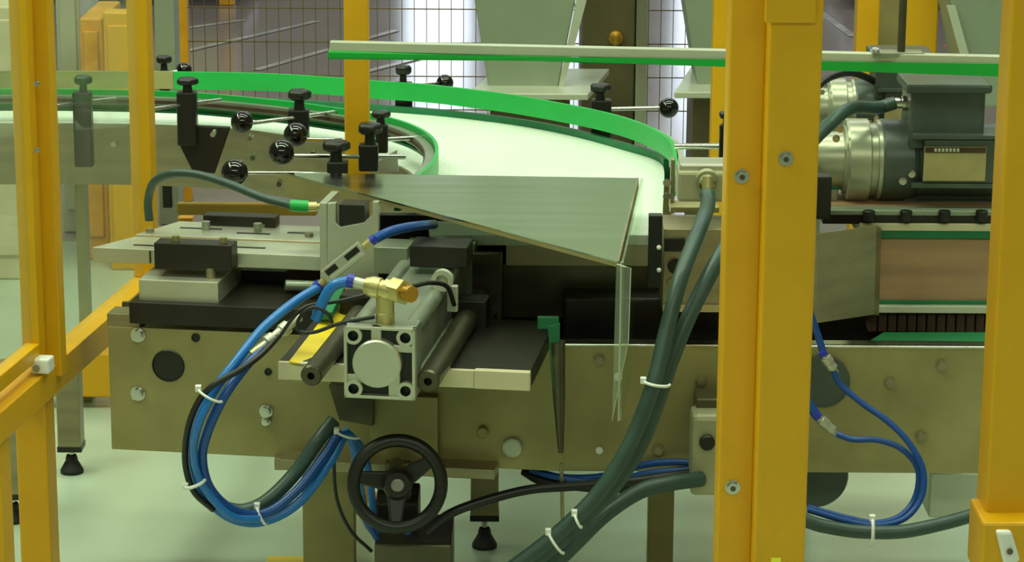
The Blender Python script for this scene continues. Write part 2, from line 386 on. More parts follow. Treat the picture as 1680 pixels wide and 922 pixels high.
# ------------------------------------------------------------------ curved belt conveyor
ZB = .577
outer = [(-60, 170), (100, 168), (290, 168), (450, 173), (560, 179), (700, 188.7), (781, 197), (862, 208), (944, 224.5), (1025, 247), (1075, 262), (1089, 276), (1089, 310), (1087, 350), (1086, 386)]
inner = [(-60, 204), (130, 204), (258, 206), (380, 212), (470, 223), (560, 240), (640, 266), (690, 300), (706, 386)]
OP = smooth_path([on(x, y, ZB) for x, y in outer], 4); IP = smooth_path([on(x, y, ZB) for x, y in inner], 4)
conv = thing('curved_conveyor', 'curved conveyor with a white modular belt turning towards the viewer', 'conveyor', (-.1, 4.6, 0))
def resample(P, n):
    ds = [0]
    for a, b in zip(P, P[1:]): ds.append(ds[-1] + (b - a).length)
    out = []
    for k in range(n):
        s = ds[-1] * k / (n - 1); i = max(j for j in range(len(ds) - 1) if ds[j] <= s + 1e-9)
        out.append(P[i].lerp(P[i + 1], (s - ds[i]) / max(1e-9, ds[i + 1] - ds[i])))
    return out
n = 60; A, B = resample(OP, n), resample(IP, n); dn = Vector((0, 0, -.016))
vs = A + B + [p + dn for p in A] + [p + dn for p in B]; fs = []
for i in range(n - 1):
    fs += [(i, i + 1, n + i + 1, n + i), (2 * n + i, 3 * n + i, 3 * n + i + 1, 2 * n + i + 1), (i, 2 * n + i, 2 * n + i + 1, i + 1), (n + i, n + i + 1, 3 * n + i + 1, 3 * n + i)]
fs += [(0, n, 3 * n, 2 * n), (n - 1, 3 * n - 1, 4 * n - 1, 2 * n - 1)]
MB().add(vs, fs).build('belt', BELT, conv)
def offset(P, o):
    out = []
    for i, p in enumerate(P):
        t = (P[min(i + 1, len(P) - 1)] - P[max(i - 1, 0)]).normalized(); out.append(p + Vector((-t.y, t.x, 0)) * o)
    return out
KA = [p for p in A if p.y > on(1089, 278, ZB).y]
MB().strip(offset(KA, .006), ZB - .03, ZB + .012, .01).build('edge_strip', GREEND, conv)
MB().strip(offset(A, .016), ZB - .16, ZB - .005, .004).build('outer_side_plate', STEELV, conv)
MB().strip(offset(B[:46], -.006), ZB - .115, ZB + .003, .006).build('inner_side_plate', STEEL, conv)
for x, y in ((352, 216), (412, 222), (417, 254), (460, 297), (515, 248), (190, 232)):
    P = at(x, y, 4.72 if x > 300 else 4.85); MB().cyl(P, P + Vector((0, -.03, 0)), .005, n=8).build('side_plate_screw', CHROME, conv)
e0, e1 = on(1086, 386, ZB), on(1040, 386, ZB)
MB().box(e1.x - .2, e0.x, e0.y + .001, e0.y + .03, ZB - .05, ZB - .017).build('wear_plate', CREAM, conv)
MB().box(e1.x - .3, e0.x + .06, e0.y + .01, e0.y + .05, .44, ZB - .051).build('end_plate', DARKST, conv)
# legs of the conveyor frame on levelling feet
def level_leg(x0, x1, ytop, ybot, foot, par, m=STEEL):
    P = on(foot[0], foot[1], 0); Y = P.y
    u0, u1, z0, z1 = G.rect(x0, ytop, x1, ybot, Y - .02)
    l = MB().box(u0, u1, Y - .02, Y + .025, z0, z1).build('leg', m, par, .002)
    MB().box(u0 - .001, u1 + .001, Y - .021, Y + .026, z0 - .006, z0 + .004).build('end_cap', BLACK, l)
    cx = (u0 + u1) / 2
    MB().lathe((cx, Y, 0), (0, 0, 1), [(0, .0), (0, .021), (.006, .021), (.024, .011), (.028, .011), (.034, .009)], 18).build('levelling_foot', RUBBER, l)
    MB().cyl((cx, Y, .03), (cx, Y, z0), .005, n=10).build('foot_spindle', CHROME, l)
level_leg(92, 130, 585, 737, (113, 775), conv)
level_leg(-6, 30, 600, 815, (20, 855), conv)

# outer guide: green strip with steel rail
def guide(name, lab, pts, zref, z0, z1, m, th=.008, rail=None, nrail=None):
    P = smooth_path([on(x, y, zref) for x, y in pts], 5)
    t = thing(name, lab, 'guide rail', P[len(P) // 2])
    MB().strip(P, z0, z1, th).build('guide_strip', m, t)
    if rail: MB().strip(offset(P, rail), z0 + .006, z1 - .006, .010).build('backing_rail', ALU, t)
    return t, P
og, OGP = guide('guide_rail', 'tall green guide rail along the outer edge of the curved belt',
    [(286, 146), (440, 149), (564, 157), (609, 161), (700, 167.5), (781, 177), (863, 189), (976, 211), (1045, 231), (1090, 254), (1104, 272), (1107, 300), (1105, 322)], .602, .602, .637, GREEN, .007, .011)
ol, _ = guide('guide_rail', 'dull tan steel end of the guide rail beside the far left yellow post', [(-60, 145), (120, 145), (285, 145.5)], .602, .602, .637, STEELV, .008)
ig, IGP = guide('guide_rail', 'green guide rail bending round the inner side of the belt',
    [(-60, 146), (100, 146), (258, 149), (350, 154), (480, 167), (560, 178), (620, 188), (670, 202), (702, 219), (716, 238), (712, 262), (690, 283), (655, 305)], .638, .602, .638, GREEN, .006, None)
MB().strip(offset(IGP, -.012), .612, .628, .016).build('backing_rail', ALUD, ig)
MB().strip(offset(IGP, -.021), .617, .623, .004).build('rail_slot', BROWN, ig)
MB().strip(offset(IGP, -.004), .597, .6015, .01).build('lower_strip', GREEND, ig)

# clamps that hold the guide rails: tower, lobed knob, cross rod, ball grip
def knob_mesh(P, r, h):
    b = MB(); n = 30
    b.lathe(P, (0, 0, 1), [(0, r * .5), (h * .5, r * .42), (h * .55, r * .6)], 16)
    vs = []
    for zf, rf in ((.5, .75), (.62, 1), (.88, 1), (1, .8)):
        vs += [P + Vector((math.cos(a) * r * rf * (1 + .1 * math.cos(5 * a)), math.sin(a) * r * rf * (1 + .1 * math.cos(5 * a)), h * zf)) for a in (2 * math.pi * i / n for i in range(n))]
    fs = [(k * n + i, k * n + (i + 1) % n, (k + 1) * n + (i + 1) % n, (k + 1) * n + i) for k in range(3) for i in range(n)]
    fs += [tuple(range(n))[::-1], tuple(range(3 * n, 4 * n))]
    return b.add(vs, fs, True)
def clamp(lab, Y, tower, knob, rod=None, ball=None, rr=3.6, fin=None, bottom=None):
    x0, y0, x1, y1 = tower; c = at((x0 + x1) / 2, y1, Y)
    t = thing('guide_clamp', lab, 'clamp', c, 'black guide rail clamps')
    u0, u1, z0, z1 = G.rect(x0, y0, x1, y1, Y)
    if bottom: z0 = bottom
    MB().box(u0, u1, Y, Y + (u1 - u0) * .8, z0, z1).build('clamp_post', BLACK, t, .003)
    kx, ky0, ky1, kw = knob; P = at(kx, ky1, Y); r = sz(kw / 2, P); P = P + Vector((0, r * .8, 0))
    knob_mesh(P, r, at(kx, ky0, Y).z - P.z).build('star_knob', BLACK, t)
    if fin: MB().prism(px3([(x, y, Y + .012) for x, y in fin]), (0, .012, 0)).build('bracket', BLACKST, t, .002)
    if rod:
        q = px3(rod); MB().tube(q, sz(rr, q[0]), 10, spline=False).build('cross_rod', CHROME, t)
    if ball:
        bx, by, br, bY = ball; Q = at(bx, by, bY); MB().ball(Q, sz(br, Q), 24).build('ball_grip', GLOSSB, t)
    return t
clamp('black clamp with a fin shaped bracket on the belt side plate', 4.76, (290, 152, 322, 240), (306, 130, 152, 34), [(240, 181, 4.70), (300, 172, 4.77), (362, 164, 4.84)], None, 3.5,
      [(290, 205), (378, 209), (352, 285), (316, 282), (296, 242)])
clamp('black clamp whose ball grip rod crosses the belt left of the middle yellow post', 4.7, (472, 181, 506, 232), (490, 150, 181, 37), [(403, 203, 4.64), (490, 192, 4.71), (562, 182, 4.78)], (397, 200, 18.5, 4.62), 3.5)
clamp('black clamp just right of the middle yellow post, rod reaching the inner bend', 4.5, (616, 205, 636, 252), (624, 184, 206, 30), [(490, 229, 4.45), (600, 231, 4.5), (696, 225, 4.56)], (485, 221, 20, 4.44), 4)
clamp('black clamp standing in front of the middle yellow post, ball at its left', 4.28, (588, 238, 620, 282), (606, 205, 239, 38), [(470, 256, 4.24), (605, 257, 4.29), (664, 257, 4.33)], (462, 250, 21.5, 4.23), 4.2)
clamp('lowest black clamp beside the corner of the steel hood, with glossy ball at left', 4.22, (536, 266, 570, 300), (550, 234, 267, 44), [(395, 284, 4.16), (480, 284, 4.2), (555, 286, 4.23)], (385, 283, 22.5, 4.16), 3.2)
clamp('black clamp behind the outer guide rail, right of the middle yellow post', 5.08, (648, 137, 676, 186), (661, 109, 138, 25), [(668, 141, 5.1), (728, 136, 5.16)], (730, 136, 14, 5.15), 3)
clamp('black clamp at the far end of the outer guide rail, beside the mesh fence post', 5.25, (261, 116, 277, 150), (268, 93, 117, 24), [(268, 121, 5.28), (302, 115, 5.3)], (302, 115, 13, 5.3), 3, None, .34)
clamp('black clamp on the outer rail in front of the tapered hopper', 4.82, (970, 165, 1003, 232), (985, 140, 166, 33), [(995, 179, 4.83), (1090, 177, 4.84)], (1097, 177, 16.5, 4.84), 3.4)
clamp('black clamp seen through the clear left guard panel', 4.76, (120, 152, 150, 275), (135, 126, 153, 28), [(80, 176, 4.7), (135, 168, 4.78), (190, 162, 4.84)], None, 3.2)
t = clamp('black clamp half hidden behind the left edge of the double post', 4.25, (1180, 205, 1196, 275), (1192, 185, 206, 24), [(1108, 240, 4.32), (1190, 240, 4.27)], None, 5)
MB().tube(px3([(1118, 265, 4.3), (1190, 265, 4.27)]), sz(6, at(1150, 265, 4.27)), 10, spline=False).build('cross_rod', CHROME, t)
t = thing('guide_bracket', 'steel angle bracket holding the near end of the outer green rail', 'bracket', at(1105, 345, 4.05))
MB().pbox(1100, 262, 1107, 350, 4.06, .02).build('upright', STEEL, t, .001)
MB().pbox(1100, 340, 1180, 349, 4.03, .05).build('foot_plate', STEELV, t, .001)
for y in (300, 322): MB().bolt(at(1094, y, 4.06), (0, -1, 0), .005).build('bolt', CHROME, t)
tag(MB().prism(px3([(594, 280, 4.4), (651, 247, 4.4), (654, 282, 4.4)]), (0, .01, 0)).build('corner_plate', GREYL), 'small pale corner plate behind the hood, right of the black clamps', 'plate')

# ------------------------------------------------------------------ top rail hung over the conveyor
t = thing('hanging_rail', 'long white rail with a green lower strip hanging across the machine', 'guide rail', at(1000, 110, 3.9))
a0, a1, c0, c1 = at(541, 69, 4.02), at(541, 84, 4.02), at(1650, 93, 3.82), at(1650, 110, 3.82)
g0, g1, h0, h1 = at(538, 83, 4.02), at(538, 97, 4.02), at(1650, 108, 3.82), at(1650, 122, 3.82)
def rail(a0, a1, c0, c1, dep): return MB().prism([a0, a1, c1, c0], (0, dep, .0))
rail(a0, a1, c0, c1, .02).build('aluminium_profile', GREYL, t, .001)
rail(g0 + Vector((0, -.004, 0)), g1 + Vector((0, -.004, 0)), h1 + Vector((0, -.004, 0)), h0 + Vector((0, -.004, 0)), .02).build('green_strip', GREENB, t, .003)
P = at(1478, 92, 3.86); q = at(1478, 0, 3.86)
MB().cyl(P, (P.x, P.y, 1.6), sz(6.5, P), n=12).build('hanging_rod', DARKST, t)
MB().pbox(1432, 86, 1516, 95, 3.85, .03).build('clamp_plate', ALUD, t, .002)
b = MB(); b.bolt(at(1436, 84, 3.85), (0, -.3, 1), .006); b.build('bolt', CHROME, t)

# ------------------------------------------------------------------ main machine frame
mf = thing('packing_machine', 'stainless packing machine base with drilled side plates across the middle', 'machine', (0, 3.86, 0))
u0, u1, z0, z1 = L.rect(180, 533, 925, 740, 0)
ZT = L.at(300, 541, 0).z; ZBOT = L.at(183, 737, 0).z
PU0 = L.loc(L.at(180, 640, 0))[0]; PU1 = L.loc(L.at(925, 660, 0))[0]
# left plate with round holes: a grid of quads would be heavy, holes are set as recessed dark bores
MB().box(PU0, PU1, 0, .006, ZBOT, ZT, L).build('side_plate', STEELV, mf, .0012)
def bore(x, y, r, m=BLACK, par=mf, nm='bored_hole', fr=L, d=-.001):
    P = fr.at(x, y, d); rr = sz(r, P)
    MB().lathe(P, fr.v, [(.0, rr * 1.06), (-.0015, rr), (.0008, rr * .98), (.0008, 0)], 28).build(nm, m, par)
bore(276, 600, 26); bore(321, 554, 7); bore(440, 610, 6)
for x, y, r in ((227, 549, 10), (227, 645, 10), (437, 674, 9), (437, 690, 6)):
    MB().bolt(L.at(x, y, -.001), -L.v, sz(r, L.at(x, y, 0)), .012).build('bolt', CHROME, mf)
MB().box(PU0 - .002, PU0 + .05, .004, .05, ZT - .006, ZT + .02, L).build('edge_block', STEEL, mf, .001)
MB().box(PU0 + .28, PU1 - .1, -.045, .0, ZBOT - .004, ZBOT + .012, L).build('bottom_flange', STEEL, mf, .001)
RY = 3.84
def rp(x0, y0, x1, y1, d, dep, nm, m, par=mf, bv=.0012): return MB().pbox(x0, y0, x1, y1, d, dep).build(nm, m, par, bv)
rp(920, 566, 1640, 775, RY, .006, 'side_plate', STEELV)
MB().box(G.rect(920, 566, 1640, 775, RY)[0], G.rect(920, 566, 1640, 775, RY)[1], RY - .001, RY + .03, G.rect(920, 566, 1640, 775, RY)[3] - .004, G.rect(920, 566, 1640, 775, RY)[3]).build('top_lip', CHROME, mf, .001)
for x, y, r, m in ((841, 733, 16, GREYL), (792, 708, 9, STEELV)):
    P = L.at(x, y, -.002); MB().lathe(P, -L.v, [(0, sz(r, P)), (.008, sz(r, P)), (.009, sz(r * .8, P)), (.009, 0)], 22).build('cap_screw', m, mf)
for x, y, r in ((1014, 617, 7), (983, 738, 6)):
    P = at(x, y, RY - .001); MB().lathe(P, (0, -1, 0), [(0, sz(r, P)), (.004, sz(r, P)), (.005, 0)], 16).build('rivet', WHITE, mf)
for x, y in ((983, 590), (1080, 738), (1150, 625), (1460, 627), (1511, 716), (1545, 600)):
    P = at(x, y, RY - .001); MB().bolt(P, (0, -1, 0), sz(8, P), .008).build('bolt', STEEL, mf)
u = G.rect(1560, 570, 1575, 770, RY)
# back plate, inner bed and floor-level members
MB().box(PU0, .62, 4.13, 4.14, .2, .43).build('rear_plate', DARKST, mf)
MB().box(-.15, .66, 3.86, 4.12, .40, .41).build('bed_plate', BLACKST, mf)
level_leg(772, 818, 768, 850, (792, 897), mf)
for (a, c, Yp, top) in ((496, 582, 3.93, 752), (1064, 1106, 4.06, 772)):
    u0, u1, _, z1 = G.rect(a, top, c, 900, Yp)
    MB().box(u0, u1, Yp, Yp + .04, 0, z1).build('leg', STEELV, mf, .002)
MB().pbox(450, 752, 620, 772, 3.88, .05).build('cross_bar', STEEL, mf, .001)
MB().pbox(607, 650, 718, 778, -.018, .016, L).build('mounting_plate', STEELV, mf, .001)
MB().prism([L.at(x, y, -.03) for x, y in ((538, 632), (612, 632), (612, 700), (556, 690))], L.v * .028).build('tapered_bracket', DARKST, mf, .002)
MB().pbox(1525, 776, 1640, 850, 3.98, .1).build('drive_box', GREYL, mf, .003)
P = at(1345, 790, 3.98)
MB().lathe(at(1338, 782, 3.95), (0, 1, 0), [(0, 0), (0, sz(52, P)), (.004, sz(54, P)), (.05, sz(54, P)), (.05, 0)], 36).build('return_roller', MOTOR, mf)

# under the hood: dark guts behind the side plate
MB().pbox(925, 490, 1185, 560, 3.95, .12).build('drive_housing', BLACKST, mf, .004)
MB().pbox(765, 415, 823, 560, .10, .012, L).build('upright_plate', DARKST, mf, .002)
MB().box(-.222, .19, 4.10, 4.12, .41, .585).build('shade_backing', BLACKST, mf)  # black sheet standing in for the shade inside the hood
rp(1088, 376, 1200, 512, 3.86, .10, 'cheek_block', STEEL)
MB().pbox(1088, 500, 1200, 512, 3.855, .004).build('edge_line', CHROME, mf)
for x0, y0, x1, y1 in ((1090, 391, 1124, 413),): rp(x0, y0, x1, y1, 3.856, .004, 'slot', BLACK)
bore(1108, 437, 12, BLACK, mf, 'bored_hole', G, 3.857); bore(1103, 465, 8, STEEL, mf, 'bored_hole', G, 3.857)
t = thing('sensor_bar', 'black upright sensor bar with two white screws at the belt end', 'sensor', at(1075, 470, 3.84))
MB().pbox(1064, 354, 1086, 472, 3.82, .02).build('bar', BLACK, t, .001)
for y in (406, 443):
    P = at(1081, y, 3.818); MB().ball(P, sz(4, P), 12).build('screw', WHITE, t)

# ------------------------------------------------------------------ stainless hood and its clear side
ZH = .64
ha, hb, hc = on(466, 283, ZH), on(1045, 292, ZH), on(1012, 429, ZH)
t = thing('steel_hood', 'polished stainless wedge shaped hood over the slide unit', 'hood', (ha + hb + hc) / 3 - Vector((0, 0, .05)))
MB().prism([ha, hc, hb], (0, 0, -.0025)).build('hood_top', HOOD, t)
e = (hc - ha); nn = Vector((-e.y, e.x, 0)).normalized() * .002
hk = ha.lerp(hc, .30); fl = lambda P, y: Vector((P.x, P.y, at(840, y, P.y).z))
MB().prism([ha - Vector((0, 0, .002)), hc - Vector((0, 0, .002)), hc - Vector((0, 0, .008)), hk - Vector((0, 0, .008)), fl(hk, 332), fl(ha, 326)], nn).build('front_flange', STEELV, t)
b = MB().prism([hc + Vector((.0, 0, .0006)), hb + Vector((0, 0, .0006)), hb + Vector((.003, 0, .0006)), hc + Vector((.003, 0, .0006))], (0, 0, -.02))
b.build('side_flange', STEEL, t)
bot = at(1003, 690, hc.y).z
hb2 = hb.lerp(hc, .25)
t = thing('clear_guard', 'clear bent acrylic side guard hanging from the right edge of the hood', 'guard', (hc.x + .01, hc.y, bot))
o1 = Vector((.006, 0, 0))
hq = Vector((hb.x + .006, hb.y, at(1036, 566, hb.y).z))
MB().prism([hc + o1, hb + o1, hq, Vector((hc.x + .006, hc.y, bot))], (.004, 0, 0)).build('clear_panel', CLEAR2, t, .001)
b = MB(); b.cyl((hc.x + .006, hc.y - .001, bot), hc + o1 + Vector((0, -.001, 0)), .0013, n=8); b.build('bright_edge', GREYL, t)
fy = hc.y - .004
lipq = px3([(1011, 432, fy), (1035, 440, fy), (1031, 560, fy), (1004, 690, fy)])
MB().prism(lipq, (0, .004, 0)).build('front_lip', CLEAR2, t, .001)
b = MB(); b.cyl(lipq[1], lipq[2], .0008, n=8); b.cyl(lipq[2], lipq[3], .0006, n=8); b.build('bright_edge', GREYL, t)

# ------------------------------------------------------------------ slide unit at left
t = thing('slide_unit', 'stack of black and steel blocks carrying slotted aluminium plates at left', 'slide unit', L.w(-.45, .06, ZT))
def lp(x0, y0, x1, y1, d, dep, nm, m, par, bv=.0012): return MB().pbox(x0, y0, x1, y1, d, dep, L).build(nm, m, par, bv)
lp(212, 503, 560, 538, -.004, .22, 'base_plate', BLACKST, t)
s = lp(228, 461, 358, 504, .012, .16, 'steel_block', ALU, t)
s2 = lp(253, 401, 380, 444, .035, .038, 'black_block', BLACKST, t)
zb = L.at(300, 444, .035).z
def screw_up(P, r, h, par, m=STEEL): MB().cyl(P, P + Vector((0, 0, h)), r, n=14).build('cap_screw', m, par)
zst = L.at(300, 461, .012).z
P = L.at(345, 452, .03); screw_up(L.w(L.loc(L.at(345, 455, .035))[0], .04, zst), .008, .016, t)
# slotted plates: front and rear half, with a gap between and slots cut as recessed dark channels
PF = .075
pu0, pu1, pz0, pz1 = L.rect(152, 413, 526, 437, PF)
for k, (d0, d1, a, nm) in enumerate(((PF, PF + .085, 0, 'front'), (PF + .098, PF + .205, .045, 'rear'))):
    q = [L.w(pu0 + a * .9, d0, pz0), L.w(pu1, d0, pz0), L.w(pu1, d1, pz0), L.w(pu0 + a * .9 + .045, d1, pz0)]
    pl = MB().hexa(q + [v + Vector((0, 0, pz1 - pz0)) for v in q]).build('slotted_plate', ALU, t, .0012)
    for (s0, s1, dd) in (((.06, .12, .3), (.215, .27, .45)), ((.1, .17, .55), (.2, .255, .35), (.28, .31, .5)))[k]:
        dm = d0 + (d1 - d0) * dd
        MB().box(pu0 + s0, pu0 + s1, dm - .004, dm + .004, pz1 - .001, pz1 + .0006, L).build('slot', BLACKST, pl)
    for uu, dd in (((.1, .7), (.2, .75)), ((.06, .2), (.23, .8), (.32, .3)))[k]:
        dm = d0 + (d1 - d0) * dd; P = L.w(pu0 + uu, dm, pz1); MB().cyl(P, P + Vector((0, 0, .006)), .007, n=12).build('cap_screw', STEEL, pl)
MB().box(pu0 + .05, pu1 - .02, PF + .084, PF + .1, pz0, pz1 - .008, L).build('gap_strip', YEL2, t)
MB().box(pu0 + .0925, pu0 + .095, PF - .0012, PF, pz0 + .002, pz1 - .002, L).build('scribe_mark', BLACK, t)
for x in (290, 368):
    P = L.w(L.loc(L.at(x, 398, .06))[0], .055, L.at(300, 401, .035).z); screw_up(P, .006, .009, t, STEELV)
lp(333, 355, 452, 372, PF + .18, .03, 'rear_black_block', BLACKST, t)
for x in (338, 423): 
    P = L.w(L.loc(L.at(x, 372, PF + .15))[0], PF + .15, pz1); screw_up(P, .007, .014, t, ALUD)
lp(395, 446, 526, 500, .16, .05, 'back_block', BLACKST, t)
lp(470, 446, 526, 476, .13, .02, 'brown_pad', BROWN, t)
P0, P1 = L.at(468, 468, .05), L.at(530, 470, .07)
MB().cyl(P0, P1, sz(9, P0), n=16).build('guide_pin', ALUD, t)
# notched upright bracket
t2 = thing('notched_bracket', 'upright aluminium bracket with a notch holding a small black block', 'bracket', L.at(575, 470, .04))
bd = .045
poly = [(537, 334), (551, 333), (551, 366), (558, 373), (596, 366), (611, 352), (611, 331), (621, 331), (621, 480), (537, 480)]
MB().prism([L.at(x, y, bd) for x, y in poly], L.v * .012).build('bracket_plate', ALU, t2, .001)
u0, u1, z0, z1 = L.rect(525, 333, 537, 458, bd)
MB().box(u1 - .012, u1, bd, bd + .09, z0 - .02, z1, L).build('side_web', ALU, t2, .001)
lp(556, 336, 598, 372, bd + .006, .04, 'black_block', BLACK, t2)
lp(613, 406, 669, 450, .0, .06, 'steel_cube', ALUD, t2)

# ------------------------------------------------------------------ cable into the bracket
gh = thing('grey_hose', 'grey green hose arching over the slotted plates to the notched bracket', 'hose', at(245, 360, 4.12))
pts = px3([(245, 362, 4.12), (243, 330, 4.12), (252, 300, 4.10), (278, 286, 4.08), (320, 286, 4.06), (375, 302, 4.03), (430, 324, 4.0), (482, 338, 3.98)])
MB().tube(pts, sz(7.2, pts[4]), 12).build('hose', HOSE, gh)
q = px3([(476, 337, 3.98), (506, 339, 3.98)]); MB().cyl(q[0], q[1], sz(9.5, q[0]), sz(10, q[0])).build('green_sleeve', GREEN, gh)
q = px3([(505, 339, 3.98), (520, 339, 3.98), (532, 337, 3.98)]); b = MB().cyl(q[0], q[1], sz(9, q[0]), n=6); b.cyl(q[1], q[2], sz(5, q[0])); b.build('connector_nut', BRASS, gh)

# ------------------------------------------------------------------ air cylinder with guide rods
CZ = None
cyl = thing('air_cylinder', 'square aluminium air cylinder lying between two guide rods, pointing at the viewer', 'cylinder', L.at(622, 655, -.40))
CD = -.40
cu0, cu1, cz0, cz1 = L.rect(564, 537, 681, 655, CD)
cm, zm, hw = (cu0 + cu1) / 2, (cz0 + cz1) / 2, (cu1 - cu0) / 2
hh = (cz1 - cz0) / 2
# end cap: back slab, outer rim, four screw bosses, round boss and small ribs on the dark recess
MB().box(cu0, cu1, CD + .012, CD + .05, cz0, cz1, L).build('end_cap', ALUD, cyl, .003)
MB().box(cu0 + .004, cu1 - .004, CD + .0105, CD + .0125, cz0 + .004, cz1 - .004, L).build('recess', BLACK, cyl)
b = MB(); w_ = .0045
for a in ((cu0, cu1, cz1 - w_, cz1), (cu0, cu1, cz0, cz0 + w_), (cu0, cu0 + w_, cz0, cz1), (cu1 - w_, cu1, cz0, cz1)): b.box(a[0], a[1], CD, CD + .012, a[2], a[3], L)
for a in ((cm - .012, cm + .002, zm, cz1), (cu0, cm, zm - .030, zm - .018), (cm, cu1, zm + .016, zm + .026), (cm + .012, cm + .028, cz0, zm)): b.box(a[0], a[1], CD + .003, CD + .012, a[2], a[3], L)
b.build('cap_rim', ALU, cyl, .001)
for sx in (-1, 1):
    for s_ in (-1, 1):
        P = L.w(cm + sx * (hw - .0135), CD - .001, zm + s_ * (hh - .0135))
        bs = MB().lathe(P, L.v, [(0, .0075), (0, .0125), (.012, .0125)], 20).build('screw_boss', ALU, cyl)
        MB().lathe(P, L.v, [(.0, .0075), (.01, .007), (.01, 0)], 6).build('socket', BLACK, bs)
P = L.w(cm - .003, CD - .006, zm)
MB().lathe(P, L.v, [(0, 0), (0, .032), (.002, .034), (.02, .034)], 40).build('round_boss', ALU, cyl)
# extruded barrel with rounded corner ridges
b = MB(); bd1 = .10
b.box(cu0 + .008, cu1 - .008, CD + .045, bd1, cz0 + .008, cz1 - .008, L)
for sx in (-1, 1):
    for s_ in (-1, 1):
        b.cyl(L.w(cm + sx * (hw - .013), CD + .045, zm + s_ * (hh - .013)), L.w(cm + sx * (hw - .013), bd1, zm + s_ * (hh - .013)), .0125, n=16)
b.build('barrel', ALUD, cyl, .001)
MB().box(cu0 - .004, cu1 + .004, bd1, bd1 + .035, cz0 - .003, cz1 + .003, L).build('rear_cap', ALUD, cyl, .003)
MB().pbox(672, 404, 766, 440, -.06, .06, L).build('rear_yoke', BLACKST, cyl, .002)
MB().box(cm - .1, cm + .09, CD + .2, .12, cz0 - .022, cz0 + .002, L).build('cradle', BLACKST, cyl, .002)
# rods
for (x, y, r, yend) in ((510, 617, 18, 0), (702, 626, 19.5, 0)):
    P = L.at(x, y, -.38); u, d, z = L.loc(P); rr = sz(r, P)
    ro = MB().lathe(P, L.v, [(0, rr * .35), (0, rr * .86), (.003, rr), (.46, rr), (.46, 0)], 24).build('guide_rod', DARKST, cyl)
    MB().lathe(P + L.v * .001, L.v, [(0, rr * .36), (.012, rr * .34), (.012, 0)], 16).build('threaded_hole', BLACK, ro)
    MB().box(u - .03, u + .03, -.04, .0, z - .035, z + .03, L).build('rod_bearing', BLACKST, cyl, .003)
# collar clamp with switch
P = L.at(728, 455, -.17)
b = MB(); q = L.at(727, 458, -.16); b.lathe(q, -L.v, [(0, .0), (0, .016), (.012, .016), (.012, .009), (0.004, .009)], 20); b.build('switch_collar', GREYL, cyl)
lp(733, 470, 750, 512, -.16, .012, 'switch_body', GREYL, cyl)
# base plate
bp = thing('base_plate', 'cream machined plate carrying the air cylinder and rods', 'plate', L.w(0, -.1, ZT))
u0, u1, z0, z1 = L.rect(456, 603, 870, 632, -.27)
MB().box(u0, u0 + (u1 - u0) * .78, -.27, -.262, z0, z1, L).build('lit_front_edge', CREAM, bp, .001)
MB().box(u0 + (u1 - u0) * .782, u1, -.275, -.262, z0 + .001, z1 + .002, L).build('lit_front_edge', CREAM, bp, .001)
MB().box(u0 + .001, u1 - .001, -.2615, .02, z0, z1, L).build('bed', BLACKST, bp, .001)  # same plate, coloured dark for the shade and dark reflections under the hood
# brass tee on the cylinder
tee = thing('tee_fitting', 'brass tee fitting screwed into the top of the air cylinder', 'fitting', L.w(cm, CD + .03, cz1))
TD = CD + .028
S0 = L.w(L.loc(L.at(632, 537, TD))[0], TD, cz1); S1 = L.at(633, 482, TD); TR = sz(15, S0)
b = MB().lathe(S0, (0, 0, 1), [(0, TR * 1.05), (.014, TR * 1.05), (.015, TR), (S1.z - S0.z, TR)], 20); b.build('stem', BRASS, tee)
a0, a1 = L.at(600, 468, TD - .002), L.at(668, 482, TD - .012)
ax = (a1 - a0); l = ax.length
MB().lathe(a0, ax, [(0, 0), (0, TR * .9), (l * .15, TR * 1.15), (l * .35, TR * 1.15), (l * .37, TR * .98), (l * .45, TR * .98), (l * .47, TR * 1.18), (l * .8, TR * 1.12), (l * .82, TR * .9), (l, TR * .9), (l, 0)], 24).build('cross_tube', BRASS, tee)
b = MB(); b.cyl(L.at(646, 475, TD - .006), L.at(664, 480, TD - .018), TR * 1.45, n=6); b.build('hex_nut', BRASS, tee, .001)
MB().cyl(L.at(662, 479, TD - .016), L.at(676, 483, TD - .028), TR * .95, n=8).build('end_plug', COPPER, tee, .001)
MB().cyl(L.at(602, 468, TD - .002), L.at(578, 462, TD), TR * .62, n=16).build('nipple', GREYL, tee)
MB().cyl(L.at(581, 462, TD), L.at(570, 460, TD), TR * .8, n=18).build('push_ring', VIOLET, tee)
def hose(name, lab, pts, r, m, cat='tube', n=10, sub=7, group=None, rib=0):
    q = px3(pts); mid = q[len(q) // 2]
    o = MB().tube(q, sz(r, mid), n, sub, rib=rib).build(name, m); return tag(o, lab, cat, group)
TY = L.at(575, 461, TD).y
hose('air_tube', 'short blue air tube from the brass tee down to the green sleeve', [(573, 461, TY), (548, 468, TY), (532, 490, TY), (518, 525, TY)], 9, BLUE)
